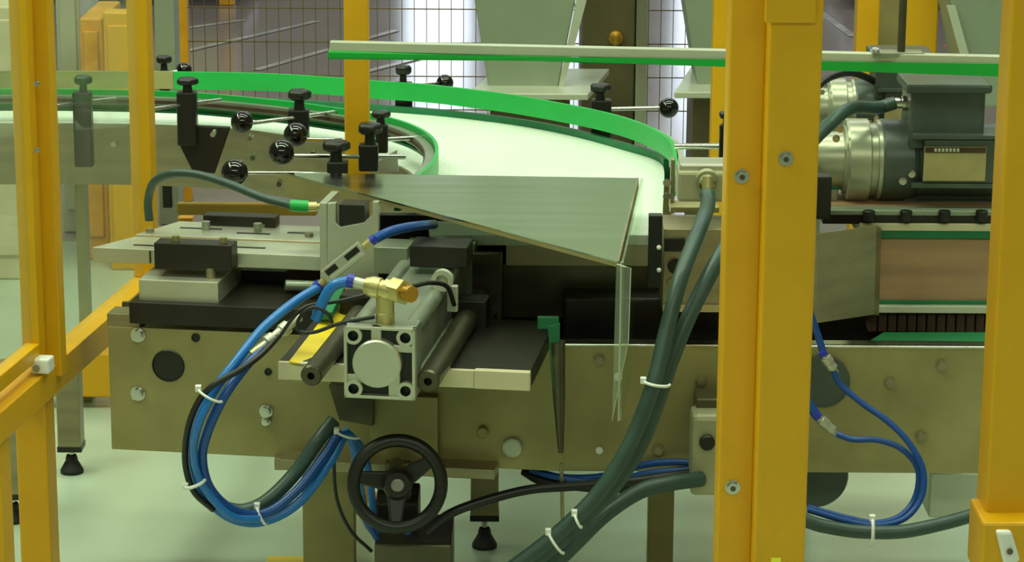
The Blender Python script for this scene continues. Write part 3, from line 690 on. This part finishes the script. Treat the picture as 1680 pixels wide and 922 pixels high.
# flow valve with its two tubes
va = thing('flow_valve', 'slim aluminium flow valve tilted in front of the notched bracket', 'valve', at(565, 430, 3.72))
A, B = at(533, 456, 3.7), at(594, 408, 3.7); ax = (B - A).normalized(); sd = Vector((ax.z, 0, -ax.x)); hwv = sz(12, A)
def vb(t0, t1, s0, s1, y0, y1, nm, m):
    l = (B - A).length; q = [A + ax * (l * a) + sd * (hwv * c) for a, c in ((t0, s0), (t1, s0), (t1, s1), (t0, s1))]
    MB().prism([p + Vector((0, y0, 0)) for p in q], (0, y1 - y0, 0)).build(nm, m, va, .0008)
vb(0, 1, -1, 1, 0, .014, 'valve_body', ALU)
vb(.08, .36, -.75, .1, -.0006, .0, 'window', BLACK); vb(.6, .94, -.75, .1, -.0006, 0, 'window', BLACK); vb(.1, .95, .35, .9, -.004, 0, 'valve_bar', GREYL)
for p0, p1 in (((598, 405), (612, 393)), ((533, 460), (517, 474))):
    MB().cyl(at(*p0, 3.707), at(*p1, 3.707), sz(7, A), n=14).build('brass_end', BRASS, va)
MB().cyl(at(609, 396, 3.707), at(616, 391, 3.707), sz(8, A), n=14).build('push_ring', VIOLET, va)
MB().cyl(at(527, 466, 3.707), at(519, 473, 3.707), sz(10, A), n=14).build('push_ring', VIOLET, va)
hose('air_tube', 'dark blue air tube running from the flow valve up under the hood', [(612, 394, 3.707), (640, 380, 3.75), (675, 372, 3.82), (712, 368, 3.92)], 8, BLUED)
# long blue tubes looping at left
hose('air_tube', 'bright blue air tube curving left from the flow valve into the hanging loop',
     [(523, 471, 3.705), (480, 498, 3.68), (430, 540, 3.64), (390, 590, 3.6), (352, 640, 3.58), (325, 695, 3.58), (316, 750, 3.6), (330, 805, 3.62), (375, 848, 3.64), (430, 856, 3.66), (490, 825, 3.68), (540, 760, 3.7), (566, 715, 3.72), (580, 730, 3.73), (590, 800, 3.74), (605, 860, 3.75), (640, 890, 3.76)], 8, BLUE)
hose('air_tube', 'second blue air tube hugging the inner side of the loop',
     [(430, 572, 3.62), (400, 605, 3.59), (368, 650, 3.565), (342, 705, 3.565), (332, 752, 3.585), (345, 802, 3.605), (385, 838, 3.625), (435, 842, 3.645), (486, 806, 3.665), (530, 750, 3.69), (558, 706, 3.71)], 8, BLUED)
hose('air_tube', 'third blue air tube in the middle of the hanging loop',
     [(345, 655, 3.55), (325, 700, 3.55), (318, 745, 3.57), (332, 795, 3.59), (378, 846, 3.6), (425, 852, 3.62)], 6.5, BLUE)
hose('black_cable', 'black cable with a knot at the outer left side of the tube loop',
     [(462, 545, 3.64), (430, 580, 3.6), (395, 606, 3.57), (350, 632, 3.555), (325, 660, 3.56), (308, 705, 3.57), (304, 760, 3.59), (318, 806, 3.6), (350, 836, 3.62)], 5.5, CABLE, 'cable')
hose('grey_hose', 'dark grey hose rising from the loop to the tapered bracket', [(360, 832, 3.66), (400, 838, 3.665), (440, 820, 3.67), (485, 775, 3.69), (520, 725, 3.7), (548, 690, 3.72)], 12, HOSE, 'hose')
hose('black_cable', 'thin black cable curving down left of the handwheel', [(552, 700, 3.73), (548, 760, 3.74), (553, 820, 3.74), (575, 870, 3.74), (610, 905, 3.74)], 3, CABLE, 'cable')
hose('air_tube', 'blue air tube dropping behind the handwheel spokes', [(566, 706, 3.76), (595, 740, 3.78), (608, 800, 3.79), (615, 860, 3.78), (632, 895, 3.77)], 6.5, BLUE)
hose('air_tube', 'blue air tube running to the right below the handwheel', [(600, 850, 3.72), (625, 890, 3.72), (660, 885, 3.74), (690, 850, 3.76)], 5, BLUED)
hose('black_cable', 'thin black cable from the switch collar over the cylinder barrel', [(676, 470, L.at(676, 470, -.36).y), (705, 464, L.at(705, 464, -.25).y), (733, 470, L.at(733, 470, -.2).y), (745, 500, L.at(745, 500, -.17).y)], 4, CABLE, 'cable')
TY2 = 3.5
hose('black_cable', 'thin black cable looping in front of the yellow strap left of the cylinder', [(615, 520, TY2), (560, 530, TY2), (515, 545, TY2), (490, 542, TY2), (492, 520, TY2), (515, 504, TY2), (538, 515, TY2), (545, 530, TY2)], 3.2, CABLE, 'cable')
hose('black_cable', 'second thin black cable crossing the yellow strap to the loop', [(600, 484, TY2 + .03), (550, 495, TY2 + .03), (505, 502, TY2 + .03), (482, 520, TY2 + .03), (462, 548, 3.56)], 3.2, CABLE, 'cable')
# yellow and green earth strap beside the cylinder
es = thing('earth_strap', 'yellow and green strap bar along the left of the air cylinder', 'strap', L.at(500, 600, -.3))
q = [L.at(474, 592, -.27), L.at(512, 600, -.27), L.at(594, 492, .04), L.at(558, 484, .04)]
MB().prism(q, (0, 0, -.006)).build('yellow_strap', LEMON, es, .001)
q = [L.at(512, 512, -.1), L.at(545, 512, -.1), L.at(566, 470, .0), L.at(538, 470, .0)]
MB().prism(q, (0, 0, -.012)).build('green_sleeve', GREEND, es, .001)
# small push fittings at the left of the yellow strap
pf = thing('push_fitting', 'nickel push fitting joining the tubes left of the yellow strap', 'fitting', at(440, 575, 3.61))
A, B = at(412, 582, 3.61), at(492, 520, 3.66); ax = B - A; l = ax.length; r = sz(9, A)
MB().lathe(A, ax, [(0, 0), (0, r * .5), (l * .15, r * .8), (l * .3, r * .7), (l * .32, r * 1.25), (l * .45, r * 1.25), (l * .47, r * .9), (l * .6, r), (l * .62, r * 1.3), (l * .75, r * 1.3), (l * .77, r * .8), (l, r * .8), (l, 0)], 18).build('fitting_body', GREYL, pf)
MB().cyl(A, A + ax * .14, r * .9, n=14).build('brass_end', BRASS, pf)

def tie(x, y, Y, w, ang, lab, r=2.4, tail=True):
    P = at(x, y, Y); d = Vector((math.cos(ang), 0, -math.sin(ang))); hw = sz(w / 2, P); b = MB()
    pts = [P + d * (hw * math.cos(a)) + Vector((0, -.016 * math.sin(a), 0)) for a in [math.pi * i / 10 for i in range(11)]]
    b.tube(pts, sz(r, P), 6, spline=False)
    if tail: b.box(pts[-1].x - .004, pts[-1].x + .004, pts[-1].y - .006, pts[-1].y + .004, pts[-1].z - .003, pts[-1].z + .005)
    return tag(b.build('cable_tie', WHITE), lab, 'cable tie', 'white cable ties')
tie(345, 648, 3.56, 44, .5, 'white cable tie at the upper left of the blue tube loop')
tie(320, 793, 3.58, 34, -.35, 'white cable tie on the left side of the blue loop', 3)
tie(430, 845, 3.65, 34, 1.1, 'white cable tie at the bottom of the blue loop', 2.4)
tie(572, 712, 3.70, 40, .25, 'white cable tie gathering tubes above the handwheel', 2.2)

# ------------------------------------------------------------------ handwheel
HY = 3.62
hwc = at(652, 794, HY)
hwl = thing('handwheel', 'black three spoked handwheel below the air cylinder', 'handwheel', hwc - Vector((0, 0, .08)))
axis = Vector((.05, -1, .18)).normalized(); a = axis.orthogonal().normalized()
a = (Vector((1, 0, 0)) - axis * axis.x).normalized(); bq = axis.cross(a)
Rm = sz(72, hwc); rr = sz(11, hwc); vs = []; NN, MM = 48, 12
for i in range(NN):
    t_ = 2 * math.pi * i / NN; dirv = a * math.cos(t_) + bq * math.sin(t_)
    vs += [hwc + dirv * (Rm + rr * math.cos(2 * math.pi * j / MM)) + axis * (rr * .9 * math.sin(2 * math.pi * j / MM)) for j in range(MM)]
MB().add(vs, [(i * MM + j, i * MM + (j + 1) % MM, ((i + 1) % NN) * MM + (j + 1) % MM, ((i + 1) % NN) * MM + j) for i in range(NN) for j in range(MM)], True).build('rim', BLACK, hwl)
for an in (170, 35, -92):
    dv = a * math.cos(R(an)) + bq * math.sin(R(an)) if bq.z > 0 else a * math.cos(R(an)) - bq * math.sin(R(an))
    s_ = dv.cross(axis); p0, p1 = hwc + dv * .012 - axis * .012, hwc + dv * Rm
    MB().hexa([p0 - s_ * .015 - axis * .006, p0 + s_ * .015 - axis * .006, p0 + s_ * .015 + axis * .006, p0 - s_ * .015 + axis * .006,
               p1 - s_ * .008 - axis * .004, p1 + s_ * .008 - axis * .004, p1 + s_ * .008 + axis * .004, p1 - s_ * .008 + axis * .004]).build('spoke', BLACK, hwl, .003)
MB().lathe(hwc - axis * .03, axis, [(0, 0), (0, .022), (.03, .022), (.042, .018), (.043, 0)], 26).build('hub', BLACKST, hwl)
MB().bolt(hwc + axis * .012, axis, .0075, .008).build('hub_bolt', CHROME, hwl)
MB().cyl(hwc - axis * .03, hwc - axis * .2, .012).build('shaft', DARKST, hwl)
gb = thing('gearbox', 'dark spindle gearbox with a flat base under the handwheel', 'gearbox', at(660, 930, 3.72))
u0, u1, _, z1 = G.rect(612, 846, 684, 900, 3.74); MB().box(u0, u1, 3.80, 3.9, 0.05, z1).build('gearbox_body', BLACKST, gb, .004)
u0, u1, _, z1 = G.rect(614, 893, 742, 920, 3.70); MB().box(u0, u1, 3.70, 3.84, 0, z1).build('gearbox_base', DARKST, gb, .004)
MB().pbox(632, 760, 674, 850, 3.82, .02).build('shaft_plate', DARKST, gb, .002)

# ------------------------------------------------------------------ right hand hoses, boxes, cables
jb = thing('junction_box', 'grey cast junction box with a brass gland left of the double post', 'box', at(1140, 345, 3.94))
MB().pbox(1112, 282, 1200, 332, 3.92, .07).build('box_body', BOXG, jb, .005)
MB().pbox(1115, 270, 1200, 283, 3.93, .06).build('box_lid', ALU, jb, .003)
gp = at(1160, 297, 3.915)
MB().lathe(gp, (0, -1, -.25), [(-.01, .017), (.0, .017), (.0, .012), (.012, .012)], 18).build('gland_seat', BOXG, jb)
b = MB(); b.cyl(gp, gp + Vector((0, -.016, -.002)), .0115, n=6); b.cyl(gp + Vector((0, -.016, .010)), gp + Vector((0, -.021, -.012)), .0085, n=16); b.build('cable_gland', BRASS, jb)
q = gp + Vector((0, -.021, -.011)); b = MB(); b.cyl(q, q + Vector((0, -.003, -.009)), .0118, n=16); b.build('green_ring', GREEN, jb)
hose('grey_hose', 'thick grey hose dropping from the brass gland of the junction box', [(1160, 318, 3.891), (1161, 336, 3.86), (1150, 370, 3.74), (1120, 445, 3.64), (1094, 540, 3.6), (1072, 630, 3.57), (1035, 725, 3.56), (985, 805, 3.55), (915, 875, 3.54), (830, 940, 3.53)], 13, HOSE, 'hose', 14, 22, None, .035)
hose('grey_hose', 'thick grey hose passing from behind the double post beside the other', [(1200, 390, 3.70), (1170, 440, 3.67), (1130, 520, 3.635), (1098, 600, 3.615), (1080, 655, 3.603), (1050, 730, 3.592), (1005, 800, 3.582), (938, 870, 3.575), (864, 932, 3.565)], 13, HOSE, 'hose', 14, 22, None, .035)
hose('grey_hose', 'lowest grey hose leaving the control box to the left', [(1150, 786, 3.72), (1100, 793, 3.68), (1050, 806, 3.66), (995, 842, 3.63), (945, 890, 3.61), (890, 945, 3.60)], 13, HOSE, 'hose', 14, 20, None, .035)
hose('black_cable', 'black cable sweeping from the gearbox to the control box', [(700, 872, 3.7), (740, 842, 3.7), (800, 820, 3.71), (870, 803, 3.72), (950, 797, 3.73), (1040, 790, 3.74), (1140, 775, 3.76)], 8, CABLE, 'cable')
hose('black_cable', 'black cable drooping under the plate from the levelling leg', [(860, 772, 3.9), (890, 788, 3.88), (950, 797, 3.86), (1020, 800, 3.85), (1080, 785, 3.84), (1140, 772, 3.83)], 9, CABLE, 'cable')
hose('air_tube', 'dark blue air tube under the side plate at centre right', [(870, 770, 3.87), (920, 783, 3.85), (985, 782, 3.84), (1050, 764, 3.83), (1100, 758, 3.82), (1145, 760, 3.81)], 6, BLUED)
hose('air_tube', 'blue air tube below the dark one beside the control box', [(930, 785, 3.83), (1000, 792, 3.82), (1060, 776, 3.81), (1145, 770, 3.8)], 5, BLUED)
tie(1077, 628, 3.56, 44, -.35 + .5, 'white cable tie round the two thick hoses', 2.6)
tie(948, 853, 3.53, 26, 1.1, 'white cable tie on the lower hoses, upper of two', 2.4)
tie(912, 890, 3.52, 44, .95, 'white cable tie on the lower hoses, lower of two', 2.4)
cb = thing('control_box', 'small grey control box with a black knob beside the double post', 'box', at(1160, 815, 3.72))
MB().pbox(1134, 682, 1200, 815, 3.72, .06).build('box_body', BOXG, cb, .008)
P = at(1160, 725, 3.718); MB().lathe(P, (0, -1, 0), [(0, sz(13, P)), (.006, sz(13, P)), (.008, sz(11, P)), (.008, 0)], 22).build('black_knob', BLACK, cb)
MB().pbox(1142, 655, 1200, 684, 3.76, .06).build('top_bracket', DARKST, cb, .002)
# green tape holder with thin rod
gr = thing('plumb_rod', 'tapered dark spike with green tape and a thin rod hanging before the plate', 'rod', at(922, 855, 3.72))
MB().pbox(882, 521, 917, 540, 3.73, .01).build('green_clip', GREEND, gr, .001)
MB().prism(px3([(898, 535, 3.728), (919, 530, 3.728), (917, 640, 3.728), (908, 640, 3.728)]), (0, .006, 0)).build('green_tape', GREEND, gr, .001)
b = MB().lathe(at(914, 560, 3.735), at(921, 765, 3.735) - at(914, 560, 3.735), [(0, 0), (0, .012), (.09, .009), (.172, .004), (.172, 0)], 16); b.build('spike', DARKST, gr)
b = MB().cyl(at(921, 760, 3.735), at(923, 858, 3.735), .0028, n=8); b.build('thin_rod', STEEL, gr)

# ------------------------------------------------------------------ right: gear motors and side grip conveyor
def motor(lab, off, s, back=False):
    # laid out round an axis along x; s scales from pixels
    Y = 4.02 + off[2]; c = at(1415 + off[0], 262 + off[1], Y); k = sz(1, c) * s
    t = thing('gear_motor', lab, 'motor', c - Vector((0, 0, 75 * k)), 'gear motors behind the double post')
    X = Vector((1, 0, 0))
    MB().lathe(c - X * 130 * k, X, [(0, 0), (0, 40 * k), (22 * k, 46 * k), (95 * k, 46 * k), (98 * k, 56 * k), (102 * k, 56 * k), (102 * k, 0)], 30).build('gearbox', MOTORL, t)
    MB().lathe(c - X * 30 * k, X, [(0, 0), (0, 66 * k), (3 * k, 68 * k), (36 * k, 68 * k), (39 * k, 60 * k), (50 * k, 60 * k), (50 * k, 66 * k), (56 * k, 66 * k)], 36).build('adapter_flange', MOTORL, t)
    MB().lathe(c + X * 26 * k, X, [(0, 66 * k), (4 * k, 68 * k), (50 * k, 66 * k), (60 * k, 62 * k), (200 * k, 62 * k), (206 * k, 68 * k), (235 * k, 66 * k), (240 * k, 0)], 36).build('motor_body', MOTOR, t)
    for i in range(14):
        an = R(-150 + i * 23); d = Vector((0, math.cos(an), math.sin(an))); sd = Vector((0, -d.z, d.y))
        if d.z > .55 or (d.y < -.85): continue
        p0 = c + X * 85 * k + d * 60 * k; p1 = c + X * 222 * k + d * 60 * k
        MB().hexa([p0 - sd * 2 * k, p1 - sd * 2 * k, p1 + sd * 2 * k, p0 + sd * 2 * k] + [v + d * 9 * k for v in (p0 - sd * 2 * k, p1 - sd * 2 * k, p1 + sd * 2 * k, p0 + sd * 2 * k)]).build('cooling_fin', MOTOR, t)
    tb = MB().box(c.x + 66 * k, c.x + 186 * k, c.y - 62 * k, c.y + 40 * k, c.z + 30 * k, c.z + 128 * k).build('terminal_box', MOTOR, t, 5 * k)
    MB().box(c.x + 57 * k, c.x + 195 * k, c.y - 70 * k, c.y + 48 * k, c.z + 122 * k, c.z + 138 * k).build('lid', MOTOR, tb, 5 * k)
    # pad for the nameplate
    MB().box(c.x + 88 * k, c.x + 205 * k, c.y - 78 * k, c.y - 40 * k, c.z - 24 * k, c.z + 50 * k).build('plate_pad', MOTOR, t, 3 * k)
    pl = MB().box(c.x + 88 * k, c.x + 188 * k, c.y - 80 * k, c.y - 78 * k, c.z - 18 * k, c.z + 38 * k).build('nameplate', PLATE, t)
    MB().box(c.x + 89 * k, c.x + 187 * k, c.y - 80.6 * k, c.y - 80 * k, c.z + 28 * k, c.z + 37 * k).build('dark_header', BROWN, pl)
    b = MB()
    for i in range(7): b.box(c.x + (104 + i * 6) * k, c.x + (108 + i * 6) * k, c.y - 81 * k, c.y - 80.6 * k, c.z + 30 * k, c.z + 35.5 * k)
    b.build('header_marks', GREYL, pl)
    for y_ in (54, -26): MB().box(c.x + 70 * k, c.x + 222 * k, c.y - 84 * k, c.y - 40 * k, c.z + y_ * k - 3 * k, c.z + y_ * k + 3 * k).build('rib', MOTOR, t)
    MB().box(c.x + 66 * k, c.x + 215 * k, c.y - 30 * k, c.y + 30 * k, c.z - 72 * k, c.z - 50 * k).build('motor_foot', MOTOR, t, .002)
    zf = at(1450, 352, 3.95).z if not back else 0
    MB().box(c.x - 110 * k, c.x - 40 * k, c.y - 20 * k, c.y + 30 * k, zf, c.z - 40 * k).build('mounting_foot', MOTORL, t, .002)
    for x_, z_ in ((58, -22), (-50, 44), (-44, 60), (72, -10)): MB().bolt(c + Vector((x_ * k, -64 * k if x_ > 0 else -46 * k, z_ * k)), (-.2, -1, 0), 5 * k, 9 * k).build('bolt', CHROME, t)
    b = MB(); b.lathe(c + Vector((72 * k, -20 * k, 98 * k)), -X, [(0, 0), (0, 12 * k), (14 * k, 12 * k), (14 * k, 9 * k), (26 * k, 9 * k)], 16); b.build('cable_gland', CHROME, tb)
    return t, c, k
m2, c2, k2 = motor('grey gear motor half hidden behind the nearer motor', (-35, -85, .45), .72, True)
m1, c1, k1 = motor('grey gear motor with a nameplate between double post and right post', (0, 0, 0), 1)
P = c1 + Vector((46 * k1, -20 * k1, 98 * k1))
b = MB().tube([P, P + Vector((-30 * k1, -10 * k1, -6 * k1)), at(1395, 178, 3.86), at(1360, 205, 3.8), at(1325, 245, 3.74), at(1290, 330, 3.72)], sz(10.5, P), 14, 16, rib=.03)
tag(b.build('grey_hose', HOSE), 'grey hose from the motor terminal box to behind the double post', 'hose')
b = MB().tube(px3([(1335, 150, 4.3), (1360, 128, 4.32), (1400, 120, 4.38), (1445, 140, 4.45), (1470, 165, 4.47)]), .006, 10); tag(b.build('black_cable', CABLE), 'short black cable above the rear gear motor', 'cable')

sg = thing('side_grip_conveyor', 'side grip conveyor with pink board and bolted steel rails under the gear motor', 'conveyor', at(1500, 560, 3.95))
SY = 3.93
MB().pbox(1340, 345, 1645, 354, SY, .03).build('top_rail', GREYP, sg, .002)
u0, u1, _, z1 = G.rect(1330, 345, 1645, 354, SY); MB().box(u0, u1, SY + .031, SY + .3, z1 - .012, z1).build('pink_shelf', PINK, sg)
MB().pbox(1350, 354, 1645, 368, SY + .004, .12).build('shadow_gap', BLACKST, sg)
MB().pbox(1410, 367, 1645, 379, SY, .1).build('upper_lip', CREAM, sg, .001)
MB().pbox(1410, 378, 1645, 391, SY + .003, .1).build('upper_green_strip', GREEND, sg)
MB().pbox(1400, 391, 1645, 495, SY + .01, .02).build('pink_board', PINK, sg, .002)
MB().pbox(1400, 494, 1645, 503, SY + .004, .1).build('lower_green_strip', GREEND, sg)
MB().pbox(1410, 502, 1645, 514, SY - .005, .1).build('lower_lip', GREYL, sg, .001)
for i in range(14):
    x = 1425 + i * 16; MB().pbox(x, 515, x + 14, 545, SY + .012, .03).build('brush_block', BROWN, sg, .002)
MB().pbox(1330, 512, 1645, 572, SY + .045, .05).build('base_channel', BLACKST, sg)
q = px3([(1415, 566, 3.855), (1450, 545, 3.90), (1645, 545, 3.90), (1645, 566, 3.855)]); MB().prism(q, (0, 0, -.006)).build('green_bed', GREEND, sg)
for x in (1425, 1486, 1549, 1610):
    P = at(x, 357, SY - .002); P0 = at(x, 360, SY + .03)
    b = MB().lathe(at(x, 362, SY - .006), (0, 0, 1), [(0, 0), (0, sz(10, P)), (.015, sz(10, P)), (.016, sz(8.5, P)), (.016, 0)], 16); b.build('cap_bolt', BLACK, sg)
q = px3([(1255, 392, 3.82), (1340, 384, 3.82), (1438, 370, 3.9), (1446, 374, 3.915)]); q2 = px3([(1255, 538, 3.82), (1340, 530, 3.82), (1434, 516, 3.9), (1442, 518, 3.915)])
b = MB(); n = 4; off = Vector((0, .004, 0))
vs = q + q2; b.add(vs + [v + off for v in vs], [(i, i + 1, n + i + 1, n + i) for i in range(3)] + [(8 + i, 8 + n + i, 8 + n + i + 1, 8 + i + 1) for i in range(3)] + [(i, 8 + i, 8 + i + 1, i + 1) for i in range(3)] + [(n + i, n + i + 1, 12 + i + 1, 12 + i) for i in range(3)] + [(0, 4, 12, 8), (3, 11, 15, 7)])
b.build('nose_plate', STEEL, sg)
MB().pbox(1330, 290, 1364, 360, 3.9, .03).build('black_lug', BLACKST, sg, .002)
tag(MB().pbox(1345, 292, 1392, 312, 4.0, .02).build('terminal_block', GREEND, None, .002), 'small green block beside the gear housing at the double post', 'block')

hose('air_tube', 'blue air tube looping from the upper fitting at right', [(1368, 608, 3.74), (1378, 630, 3.74), (1415, 662, 3.73), (1455, 690, 3.72), (1490, 725, 3.71), (1514, 770, 3.7), (1512, 815, 3.69), (1485, 850, 3.68), (1440, 862, 3.67), (1390, 855, 3.67), (1325, 836, 3.67)], 5.2, BLUED)
hose('air_tube', 'blue air tube looping from the lower fitting at right', [(1372, 712, 3.74), (1400, 721, 3.735), (1440, 722, 3.73), (1480, 737, 3.72), (1506, 770, 3.715), (1502, 815, 3.71), (1478, 846, 3.7), (1438, 858, 3.69), (1390, 850, 3.69), (1325, 832, 3.69)], 5.2, BLUED)
hose('air_tube', 'short blue air tube from behind the double post to the upper fitting', [(1325, 500, 3.75), (1340, 545, 3.75), (1352, 582, 3.745)], 6, BLUED)
hose('air_tube', 'short blue air tube from behind the double post to the lower fitting', [(1325, 660, 3.75), (1340, 682, 3.745)], 8, BLUED)
hose('grey_hose', 'grey hose slung low between the double post and the right post', [(1262, 1010, 3.68), (1262, 900, 3.66), (1290, 850, 3.66), (1350, 863, 3.66), (1410, 872, 3.66), (1480, 872, 3.66), (1550, 858, 3.67), (1625, 838, 3.68), (1700, 830, 3.8)], 11.5, HOSE, 'hose', 14, 22, None, .03)
for (a, b_, lab) in (((1350, 580), (1372, 612), 'nickel tube fitting at the start of the upper blue loop'), ((1340, 682), (1374, 714), 'nickel tube fitting at the start of the lower blue loop')):
    A, B = at(*a, 3.742), at(*b_, 3.742); t = thing('tube_fitting', lab, 'fitting', B); l = (B - A).length; r = sz(8, A)
    MB().lathe(A, B - A, [(0, 0), (0, r * .8), (l * .2, r * .8), (l * .22, r * 1.2), (l * .45, r * 1.2), (l * .47, r), (l * .75, r * 1.1), (l * .77, r * .7), (l, r * .6), (l, 0)], 16).build('fitting_body', ALU, t)
    MB().cyl(A - (B - A) * .12, A + (B - A) * .1, r * .95, n=14).build('push_ring', VIOLET, t)
tie(1430, 872, 3.64, 46, math.pi / 2, 'white cable tie holding the blue loop to the low grey hose', 3)
P = at(1350, 625, RY - .002); tag(MB().lathe(P, (0, -1, 0), [(0, 0), (0, sz(44, P)), (.006, sz(44, P)), (.007, sz(38, P)), (.007, 0)], 30).build('rubber_disc', MOTOR), 'dark round disc on the side plate behind the upper fitting', 'disc')

# ------------------------------------------------------------------ yellow guard posts in front
def post(lab, x0, x1, Y, dep, bolts, xb=None, m=YEL):
    xm = (x0 + x1) / 2; u0, u1, _, _ = G.rect(x0, 400, x1, 520, Y)
    t = thing('guard_post', lab, 'post', ((u0 + u1) / 2, Y + dep / 2, 0))
    MB().box(u0, u1, Y, Y + dep, 0, 1.75).build('post', m, t, .003)
    for x, y in bolts:
        P = at(x, y, Y - .0005); q = sz(10, P); o = MB().bolt(P, (0, -1, 0), q, .007).build('bolt', CHROME, t)
        P = P - Vector((0, .0076, 0)); MB().lathe(P, (0, -1, 0), [(0, 0), (0, q * .5), (.0004, q * .5), (.0005, 0)], 6).build('socket', DARKST, o)
    return t, u0, u1
p1, _, u1a = post('left half of the front yellow double post, two bolts', 1187, 1246, 3.24, .06, [(1217, 289), (1202, 799)])
p2, u0b, u1b = post('right half of the front yellow double post, wider, one bolt', 1250, 1336, 3.2, .08, [(1289, 260)])
MB().box(u1a - .001, u0b + .001, 3.25, 3.27, 0, 1.15).build('gap_strip', STEELV, p1)
P = at(1272, 20, 3.195); MB().pbox(1256, -40, 1340, 38, 3.192, .008).build('upper_sleeve', YEL, p2, .002)
MB().pbox(1265, 916, 1281, 932, 3.1985, .0015).build('bright_sticker', mat('lemon_sticker', (255, 250, 60), .4), p2, label='bright lemon yellow square sticker')
p3, u0, u1 = post('right yellow guard post with a white hinge at its foot', 1637, 1710, 3.2, .07, [])
MB().pbox(1610, 858, 1720, 960, 3.16, .1).build('foot_rail', YEL, p3, .004)
hg = MB().prism(px3([(1634, 872, 3.15), (1660, 872, 3.15), (1675, 922, 3.15), (1648, 930, 3.15)]), (0, .012, 0)).build('white_hinge', WHITE, p3, .004)
MB().cyl(at(1657, 905, 3.151), at(1657, 905, 3.146), .004, n=12).build('hinge_screw', DARKST, hg)
u0, u1, _, _ = G.rect(565, 100, 605, 250, 4.37)
t = thing('guard_post', 'yellow post rising through the middle of the belt bend', 'post', ((u0 + u1) / 2, 4.39, 0))
MB().box(u0, u1, 4.37, 4.41, 0, 1.6).build('post', YEL, t, .003)
MB().box(u0 - .02, u1 + .02, 4.35, 4.43, 0, .008).build('foot_plate', YEL, t, .001)

# ------------------------------------------------------------------ left guard with clear panels
gd = thing('guard_fence', 'yellow guard fence with clear panels running along the left side', 'guard', L.w(-.64, -.35, 0))
ZR = .385
def pix(P): q = P - EYE; t = q.dot(FWD); return 840 + q.dot(RIGHT) / t * F, 461 - q.dot(UP) / t * F
gu = L.loc(on(113, 579, ZR))[0]; gd2 = L.loc(on(228, 485, ZR))[1]
GU0, GU1 = gu - .039, gu
while pix(L.w(GU1, gd2, ZR))[0] < 254: gd2 += .005
MB().box(GU0, GU1, -1.1, gd2 + .03, ZR - .048, ZR, L).build('bottom_rail', YEL, gd, .002)
MB().box(GU0 + .002, GU1, gd2 - .005, gd2 + .03, ZR, 1.7, L).build('fence_post', YEL, gd, .002)
# two posts meeting at the corner between the panels
dp = L.loc(on(98, 598, ZR))[1]
b0 = L.loc(L.at(74, 590, dp))[0]; b1 = L.loc(L.at(100, 590, dp))[0]
MB().box(b0, b1, dp, dp + .03, ZR - .02, 1.7, L).build('fence_post', YEL, gd, .002)
da = dp - .045; a0 = L.loc(L.at(36, 560, da))[0]; a1 = L.loc(L.at(64, 560, da))[0]
MB().box(a0, a1, da, da + .03, ZR + .02, 1.7, L).build('fence_post', YEL, gd, .002)
MB().box(a1 - .002, b0 + .002, da + .02, dp + .02, ZR - .02, 1.7, L).build('seal_strip', YEL2, gd)
MB().box(a0 + .004, a1, -1.1, da + .01, ZR + .02, ZR + .045, L).build('panel_rail', YEL, gd, .002)
MB().box(GU0 + .015, GU0 + .019, dp + .03, gd2 - .006, ZR + .002, 1.7, L).build('clear_panel', CLEAR, gd)
MB().box(a0 + .012, a0 + .016, -1.1, da, ZR + .046, 1.7, L).build('clear_panel', CLEAR, gd)
for y in (137, 246): MB().bolt(L.at(61, y, da - .003), -L.v, .0035, .006).build('bolt', CHROME, gd)
for x0, x1, d in ((27, 78, -.4), (-50, 2, -.6)):
    while pix(L.w(GU1 - .004, d, ZR - .05))[0] < x1: d += .004
    u0 = L.loc(L.at(x0, 760, d))[0]; u1 = L.loc(L.at(x1, 760, d))[0]
    MB().box(u0, u1, d, d + .045, 0, ZR - .047, L).build('leg', YEL, gd, .003)
c = MB().pbox(50, 590, 80, 614, dp - .07, .03, L).build('white_clip', WHITE, gd, .003)
P = L.at(60, 604, dp - .0705); MB().lathe(P, -L.v, [(0, sz(6, P)), (.003, sz(6, P)), (.003, 0)], 14).build('clip_screw', ALUD, c)
# yellow floor tape
a, b_ = on(440, 914, 0), on(497, 926, 0)
struct(MB().box(a.x, b_.x, b_.y - .2, a.y, 0, .002).build('trim_6', LEMON))

for o in bpy.data.objects:
    for k in ('wx', 'wy', 'wz'):
        if k in o: del o[k]
